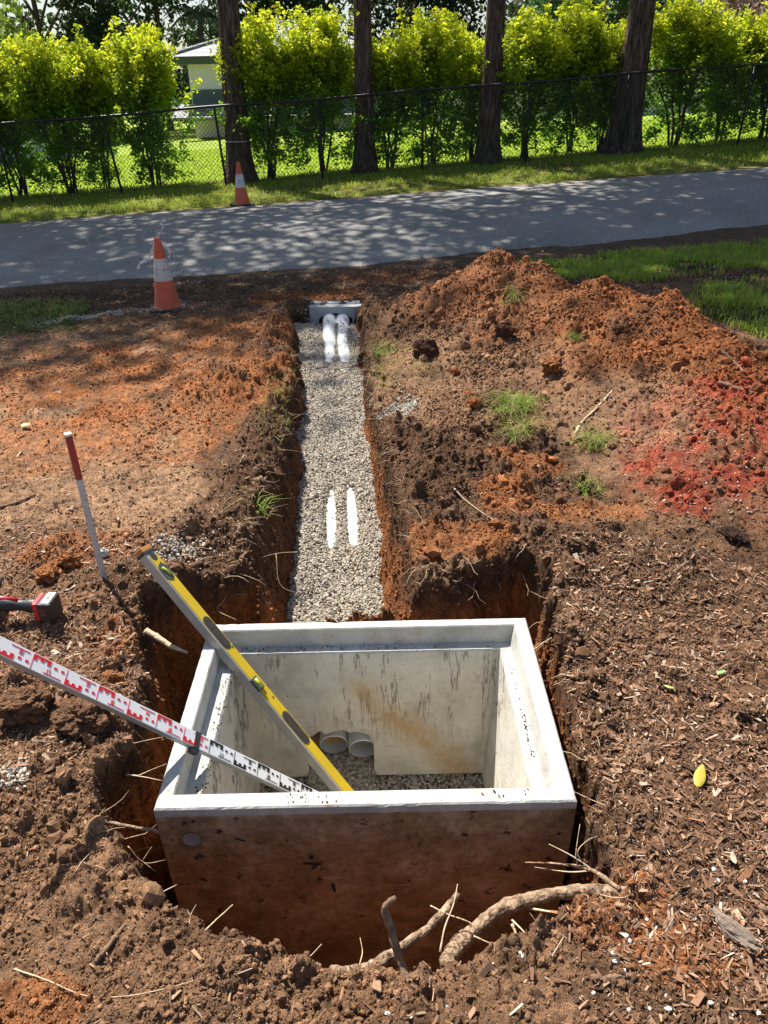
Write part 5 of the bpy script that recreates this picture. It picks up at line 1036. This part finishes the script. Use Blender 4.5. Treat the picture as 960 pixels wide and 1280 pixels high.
def tall_tree(px, py, width_px, top_px, label, seed, y=12.15, crown=(6.2, 11.0, 2.9), nb=11, per=640, x=None, name='tall_tree'):
    rr = np.random.default_rng(seed)
    if x is None: p = aty(px, py, y); x = p[0]; tp = aty(top_px, 0, y); lean = (tp[0] - x) / (tp[2] - gz(x, y)); dpt = (y * math.cos(_t) + 1.1 * math.sin(_t)); r0 = width_px / FPX * dpt / 2
    else: lean = .03; r0 = .2
    z0_ = gz(x, y) - .05; H = crown[1] - z0_ - .5
    r_ = empty(name, (x, y, z0_)); tag(r_, label, 'tree', 'tall trees along the fence')
    V, F_ = trunk_mesh((0, 0, 0), (lean * H, 0, H), r0, .05, H, seed); link('trunk', fast_mesh('trunk', V, F_, M_BARK, None, True), r_)
    mb = MB()
    for i in range(11):
        z = crown[0] - z0_ + (H - crown[0] + z0_) * (i / 11) * .95; a = rr.random() * 6.283; L_ = crown[2] * (.85 - .4 * i / 11); s = Vector((lean * z, 0, z)); e = s + Vector((math.cos(a) * L_, math.sin(a) * L_, L_ * .45))
        mb.tube(spline([s, (s + e) / 2 + Vector((0, 0, -.12)), e], 4), [lerp(.04, .008, j / 8) for j in range(9)], 6, False)
    mb.build('limbs', M_BARK, r_, smooth=True)
    P_ = crown_points(rr, lean * (crown[0] + crown[1]) / 2, 0, crown[0] - z0_ + .3, crown[1] - z0_, crown[2], nb, per, .60)
    V, Fg, C_ = leaf_cloud(P_, .13 + .14 * rr.random(len(P_)), np.array([.05, .09, .022]) * (.7 + .7 * rr.random((len(P_), 1))), rr, aspect=.4)
    link('crown', fast_mesh('crown', V, Fg, M_LEAFD, C_), r_); return r_
t1 = tall_tree(301, 224, 30, 284, 'tall rough-barked tree trunk behind the far cone, leftmost of the four', 1)
tall_tree(456, 213, 24, 453, 'slim straight dark tree trunk, second of the four from the left', 2, crown=(6.2, 9.8, 2.7))
tall_tree(609, 204, 26, 621, 'tall dark tree trunk, third of the four from the left', 3, crown=(6.2, 9.8, 2.7))
tall_tree(777, 190, 36, 804, 'thick dark tree trunk leaning right, rightmost of the four', 4, crown=(6.2, 9.6, 2.6))
o = MB().lathe([(.178, .0), (.181, .0), (.181, .012), (.178, .012)], 30, cap=False).build('tie_wire', simple('tie_white', (.7, .7, .7), .5), t1, (.01, 0, .60), smooth=True)
tall_tree(0, 0, 0, 0, 'tall tree out of view left of the lane that shades it', 5, 12.5, x=-6.5, crown=(6.5, 12.2, 2.8), nb=22, per=700)
tall_tree(0, 0, 0, 0, 'tall tree far out of view to the left of the hedge', 6, 12.4, x=-9.2, crown=(6, 12.4, 2.9), nb=24, per=700)
tall_tree(0, 0, 0, 0, 'tall tree out of view beyond the right end of the hedge', 7, 11.9, x=6.6, crown=(5.5, 10, 2.2))

print('t5', round(time.time() - T0, 1))
# ------------------------------------------------------------------ chain-link fence
M_BLKM = simple('black_fence_metal', (.02, .022, .02), .45, metal=.2, var=.2)
FY = 11.85; fx0, fx1 = -7.4, 7.4; FH = .99
fence = empty('chain_link_fence', (0, FY, 0)); tag(fence, 'black chain-link fence with a top rail running in front of the hedge', 'fence')
fz = lambda x: float(base(np.array([x]), np.array([FY]))[0]) + .02
rx_ = np.arange(fx0, fx1 + .01, .3); MB().tube([(x, 0, fz(x) + FH + .008 * math.sin(x * 2.1)) for x in rx_], .018, 10).build('top_rail', M_BLKM, fence, smooth=True)
MB().tube([(x, .01, fz(x) + .03 + .006 * math.sin(x * 5)) for x in np.arange(fx0, fx1, .1)], .003, 4).build('bottom_wire', M_BLKM, fence)
for px in (3, 146, 280, 402, 528, 657, 775, 918, 1010, -110):
    p = aty(px, 200, FY); z = fz(p[0]); lean = {280: -.06, 146: -.1, 918: .06}.get(px, 0)
    MB().tube([(p[0], .025, z - .15), (p[0] + lean, .025, z + FH - .01)], .017, 10).build('post', M_BLKM, fence, smooth=True)
V = []; Fq = []; stp = .058
n_d = int((fx1 - fx0) / stp) + 18
for s in (-1, 1):
    for i in range(-18, n_d):
        xa_ = fx0 + i * stp + (0 if s > 0 else FH); segs = 10; pts = []
        for k in range(segs + 1):
            x = xa_ + s * (FH - .04) * k / segs
            if fx0 <= x <= fx1: pts.append((x, .006 * s, fz(x) + .03 + (FH - .05) * k / segs))
        if len(pts) < 2: continue
        w = .0016; b0 = len(V)
        for (x, y_, z) in pts: V += [(x - w * s, y_, z + w), (x + w * s, y_, z - w), (x, y_ + .0022, z)]
        for k in range(len(pts) - 1):
            for j in range(3): a_ = b0 + 3 * k + j; c_ = b0 + 3 * k + (j + 1) % 3; Fq.append((a_, c_, c_ + 3, a_ + 3))
link('wire_mesh', fast_mesh('wire_mesh', np.array(V), np.array(Fq), M_BLKM), fence)

print('t6', round(time.time() - T0, 1))
# ------------------------------------------------------------------ house and far trees
HY = 42.0
m, N, L, P = nmat('roof_tiles'); tc = N.new('ShaderNodeTexCoord'); br = nd(N, 'ShaderNodeTexBrick'); mp = N.new('ShaderNodeMapping'); L.new(tc.outputs['Object'], mp.inputs[0]); mp.inputs['Rotation'].default_value = (R(90), 0, 0); L.new(mp.outputs[0], br.inputs['Vector'])
br.inputs['Scale'].default_value = 1.0; br.inputs['Brick Width'].default_value = .3; br.inputs['Row Height'].default_value = .17; br.inputs['Mortar Size'].default_value = .018; br.inputs['Color1'].default_value = (.22, .23, .25, 1); br.inputs['Color2'].default_value = (.27, .28, .30, 1); br.inputs['Mortar'].default_value = (.07, .07, .08, 1)
L.new(br.outputs[0], P.inputs['Base Color']); P.inputs['Roughness'].default_value = .6; M_TILE = m
M_RW = simple('render_white', (.68, .64, .76), .8, var=.04, scale=2); M_FAS = simple('fascia_green', (.05, .07, .065), .5); M_SHD = simple('dark_cladding', (.07, .09, .12), .6)
e1 = aty(240, 79, HY); e2 = aty(330, 112, HY); xL = aty(236, 95, HY)[0]; gzh = gz(-7, HY)
house = empty('house', (xL, HY, gzh)); tag(house, 'white two-level house with a grey tiled hip roof seen through the gap in the hedge', 'house')
zE = e1[2] - gzh; zl = aty(240, 117, HY)[2] - gzh; zb = aty(240, 113, HY)[2] - gzh
MB().box((4.5, 4, zE / 2), (9, 8, zE)).build('wall', M_RW, house)
MB().box((4.5, 4, zE + .10), (10.3, 9.3, .30)).build('eave_fascia', M_FAS, house)
mb = MB(); v0 = [(-.75, -.75, zE + .26), (9.75, -.75, zE + .26), (9.75, 8.75, zE + .26), (-.75, 8.75, zE + .26), (3.9, 4, zE + 1.75), (5.1, 4, zE + 1.75)]
mb.v += v0; mb.f += [(0, 1, 5, 4), (1, 2, 5), (2, 3, 4, 5), (3, 0, 4), (3, 2, 1, 0)]; mb.build('hip_roof', M_TILE, house)
mb = MB(); mb.tube([(-.75, -.75, zE + .30), (3.9, 4, zE + 1.78), (5.1, 4, zE + 1.78), (9.75, -.75, zE + .30)], .09, 6); mb.build('ridge_capping', M_TILE, house)
MB().box((4.5, -.02, zb - .35), (8.9, .1, .75)).build('cladding_band', M_SHD, house)
mb = MB(); mb.v += [(-.6, -2.2, zl - .95), (9.6, -2.2, zl - .95), (9.6, -.1, zl - .45), (-.6, -.1, zl - .45), (-.6, -2.2, zl - 1.1), (9.6, -2.2, zl - 1.1)]; mb.f += [(0, 1, 2, 3), (4, 5, 1, 0)]; mb.build('lower_roof', M_TILE, house)
for x in (3.9, 7.0):
    f = MB().box((x, -.02, zE - 1.0), (1.5, .08, 1.0)).build('window', M_FAS, house); MB().box((x, -.075, zE - 1.0), (1.35, .02, .86)).build('pane', simple('glass', (.08, .11, .14), .1), f)
# long pale wall / garden building behind the right part of the hedge
p = aty(760, 150, 34.); g0 = gz(p[0], 34.)
gw = empty('garden_wall', (p[0] + 1, 34., g0)); tag(gw, 'long pale boundary wall half hidden behind the right part of the hedge', 'wall')
MB().box((0, 0, .55), (17, .2, 1.1)).build('wall_panel', simple('pale_wall', (.45, .43, .40), .8, var=.1, scale=1.5), gw); MB().box((0, 0, 1.13), (17.1, .3, .06)).build('coping', simple('coping_grey', (.35, .34, .33), .8), gw)
for k in range(6): MB().box((-8.4 + k * 3.3, -.14, .58), (.3, .1, 1.16)).build('pier', MATS['pale_wall'], gw)
p = aty(25, 165, 30.); gs = empty('garden_shed', (p[0], 30., gz(p[0], 30.))); tag(gs, 'low pale shed glimpsed through the hedge at far left', 'shed')
MB().box((0, 0, .55), (3.4, 2, 1.1)).build('wall', M_RW, gs); MB().box((0, 0, 1.2), (3.8, 2.4, .16)).build('roof', M_SHD, gs)

def far_tree(px, y, H, rad, col, label, seed, name='background_tree', trunk_r=.25, z0f=.12, dens=1., leaf=.30, nb=150, colv=.5, cl_=.045):
    rr = np.random.default_rng(seed); x = aty(px, 100, y)[0]; g0 = gz(x, y)
    r_ = empty(name, (x, y, g0)); tag(r_, label, 'tree', 'trees far behind the hedge')
    mb = MB(); mb.tube(spline([(0, 0, -.1), (.1, 0, H * .3), (0, .1, H * .7)], 4), [lerp(trunk_r, trunk_r * .4, j / 8) for j in range(9)], 8)
    for i in range(9):
        a = rr.random() * 6.283; z = H * (.18 + .05 * i); e = Vector((math.cos(a) * rad * .75, math.sin(a) * rad * .75, z + H * .22)); mb.tube([Vector((0, 0, z)), e * .5 + Vector((0, 0, z * .5)), e], [trunk_r * .4, trunk_r * .25, .04], 5, False)
    mb.build('trunk', M_BARK, r_, smooth=True)
    per = int(62 * dens); out = []; cl = []
    for i in range(nb):
        t = rr.random(); z = H * (z0f + (1 - z0f) * t); q = rad * math.sin(math.pi * (.10 + .84 * t)) ** .7; a = rr.random() * 6.283; r2 = q * rr.random() ** .45
        out.append(np.array([r2 * math.cos(a), r2 * math.sin(a), z]) + rr.normal(size=(per, 3)) * np.array([1, 1, .7]) * (cl_ * H)); cl += [.7 + .6 * rr.random()] * per
    P_ = np.concatenate(out); c = np.array(col) * (1 - colv / 2 + colv * rr.random((len(P_), 1))) * np.array(cl)[:, None]
    V, Fg, C_ = leaf_cloud(P_, leaf * (.6 + .8 * rr.random(len(P_))), c, rr, aspect=.55)
    link('crown', fast_mesh('crown', V, Fg, M_LEAF, C_), r_)
FT = [(-60, 30, 10, 3.2, (.16, .22, .04), 'light green tree overhanging the far left corner behind the hedge', .28), (60, 50, 14, 4.6, (.035, .055, .02), 'dark spreading tree left of the house, largest of the dark ones', .4), (140, 52, 15, 4.2, (.035, .06, .02), 'dark tree with sky gaps directly left of the house roof', .4),
      (205, 58, 15, 3.6, (.04, .07, .022), 'dark tree rising behind the left slope of the house roof', .4), (345, 60, 15, 4.2, (.045, .08, .025), 'green tree behind the right side of the house', .4), (408, 64, 14, 3.6, (.05, .085, .03), 'mid green tree left of the second trunk', .4), (500, 56, 14, 3.4, (.022, .04, .016), 'very dark dense tree right of the second trunk', .35),
      (560, 60, 14, 3.2, (.03, .05, .02), 'dark narrow tree left of the third trunk', .35), (675, 62, 13, 4.0, (.13, .16, .07), 'pale olive tree right of the third trunk', .4), (730, 52, 12, 3.6, (.05, .11, .03), 'fresh green rounded tree left of the rightmost trunk', .35), (770, 66, 14, 3.6, (.11, .13, .07), 'greyish tree directly behind the rightmost trunk', .4),
      (842, 60, 12, 2.8, (.07, .09, .05), 'olive tree between rightmost trunk and the pink tree', .35), (1010, 56, 12, 3.6, (.05, .09, .03), 'green tree at the far right edge behind the hedge', .35), (300, 66, 16, 4.2, (.04, .07, .022), 'dark tree behind the leftmost trunk', .4)]
for i, (px, y, H, rad, col, lab, lf) in enumerate(FT): far_tree(px, y, H, rad, col, lab, 300 + i, leaf=lf, nb=95 if i in (0, 1, 2, 3, 8) else 130, cl_=.032)
far_tree(915, 48, 7.5, 2.6, (.40, .26, .27), 'tree with dusky pink blossom at the upper right', 333, 'flowering_tree', leaf=.22)
# palm
x = aty(256, 100, 54.)[0]; g0 = gz(x, 54.); pl = empty('palm_tree', (x, 54., g0)); tag(pl, 'palm with spiky fronds rising behind the house roof', 'palm')
MB().tube([(0, 0, 0), (.1, 0, 3.), (.1, 0, 6.2)], [.2, .16, .13], 10).build('trunk', M_BARK, pl, smooth=True)
rr = random.Random(3); me_c = simple('palm_green', (.05, .085, .03), .5, var=.2)
for i in range(16):
    a = i * 2.4; el = rr.uniform(-.1, 1.1); mb = MB(); P_ = []
    for k in range(7): t = k / 6; P_.append(Vector((math.cos(a) * 2.1 * t * math.cos(el * .6), math.sin(a) * 2.1 * t * math.cos(el * .6), 6.2 + 1.5 * t * math.sin(el) - 1.2 * t * t)))
    mb.tube(P_, [.03, .028, .025, .02, .015, .01, .006], 5, False)
    for k in range(1, 7):
        for s in (-1, 1):
            for dd in (0, .5):
                q = P_[k] + (P_[k - 1] - P_[k]) * dd; sd_ = Vector((-math.sin(a), math.cos(a), 0)) * s; e = q + sd_ * .45 + Vector((math.cos(a) * .25, math.sin(a) * .25, -.28)); n0 = len(mb.v)
                mb.v += [tuple(q), tuple((q + e) / 2 + Vector((.03, 0, .05))), tuple(e), tuple((q + e) / 2 - Vector((.03, 0, .05)))]; mb.f.append((n0, n0 + 1, n0 + 2, n0 + 3))
    mb.build('frond', me_c, pl)
# distant tree line
rr = np.random.default_rng(77); P_ = []
for i in range(420):
    a = rr.uniform(-1.0, 1.0); d = rr.uniform(95, 125); x = d * math.tan(a * .75) ; h = 2.5 + 3.0 * (vnoise(np.array([x * .05]), np.array([1.]), 1)[0]) ; P_.append(np.array([x, d, gz(x, d) + h * rr.random()]) + rr.normal(size=(55, 3)) * np.array([1.6, 1.4, 1.0]))
P_ = np.concatenate(P_); V, Fg, C_ = leaf_cloud(P_, .5 + .5 * rr.random(len(P_)), np.array([.05, .08, .035]) * (.6 + .8 * rr.random((len(P_), 1))), rr, aspect=.6)
tag(link('distant_wood', fast_mesh('distant_wood', V, Fg, M_LEAF, C_)), 'distant mass of dark trees along the horizon', 'wood', kind='stuff')
print('scene built', time.time() - T0)
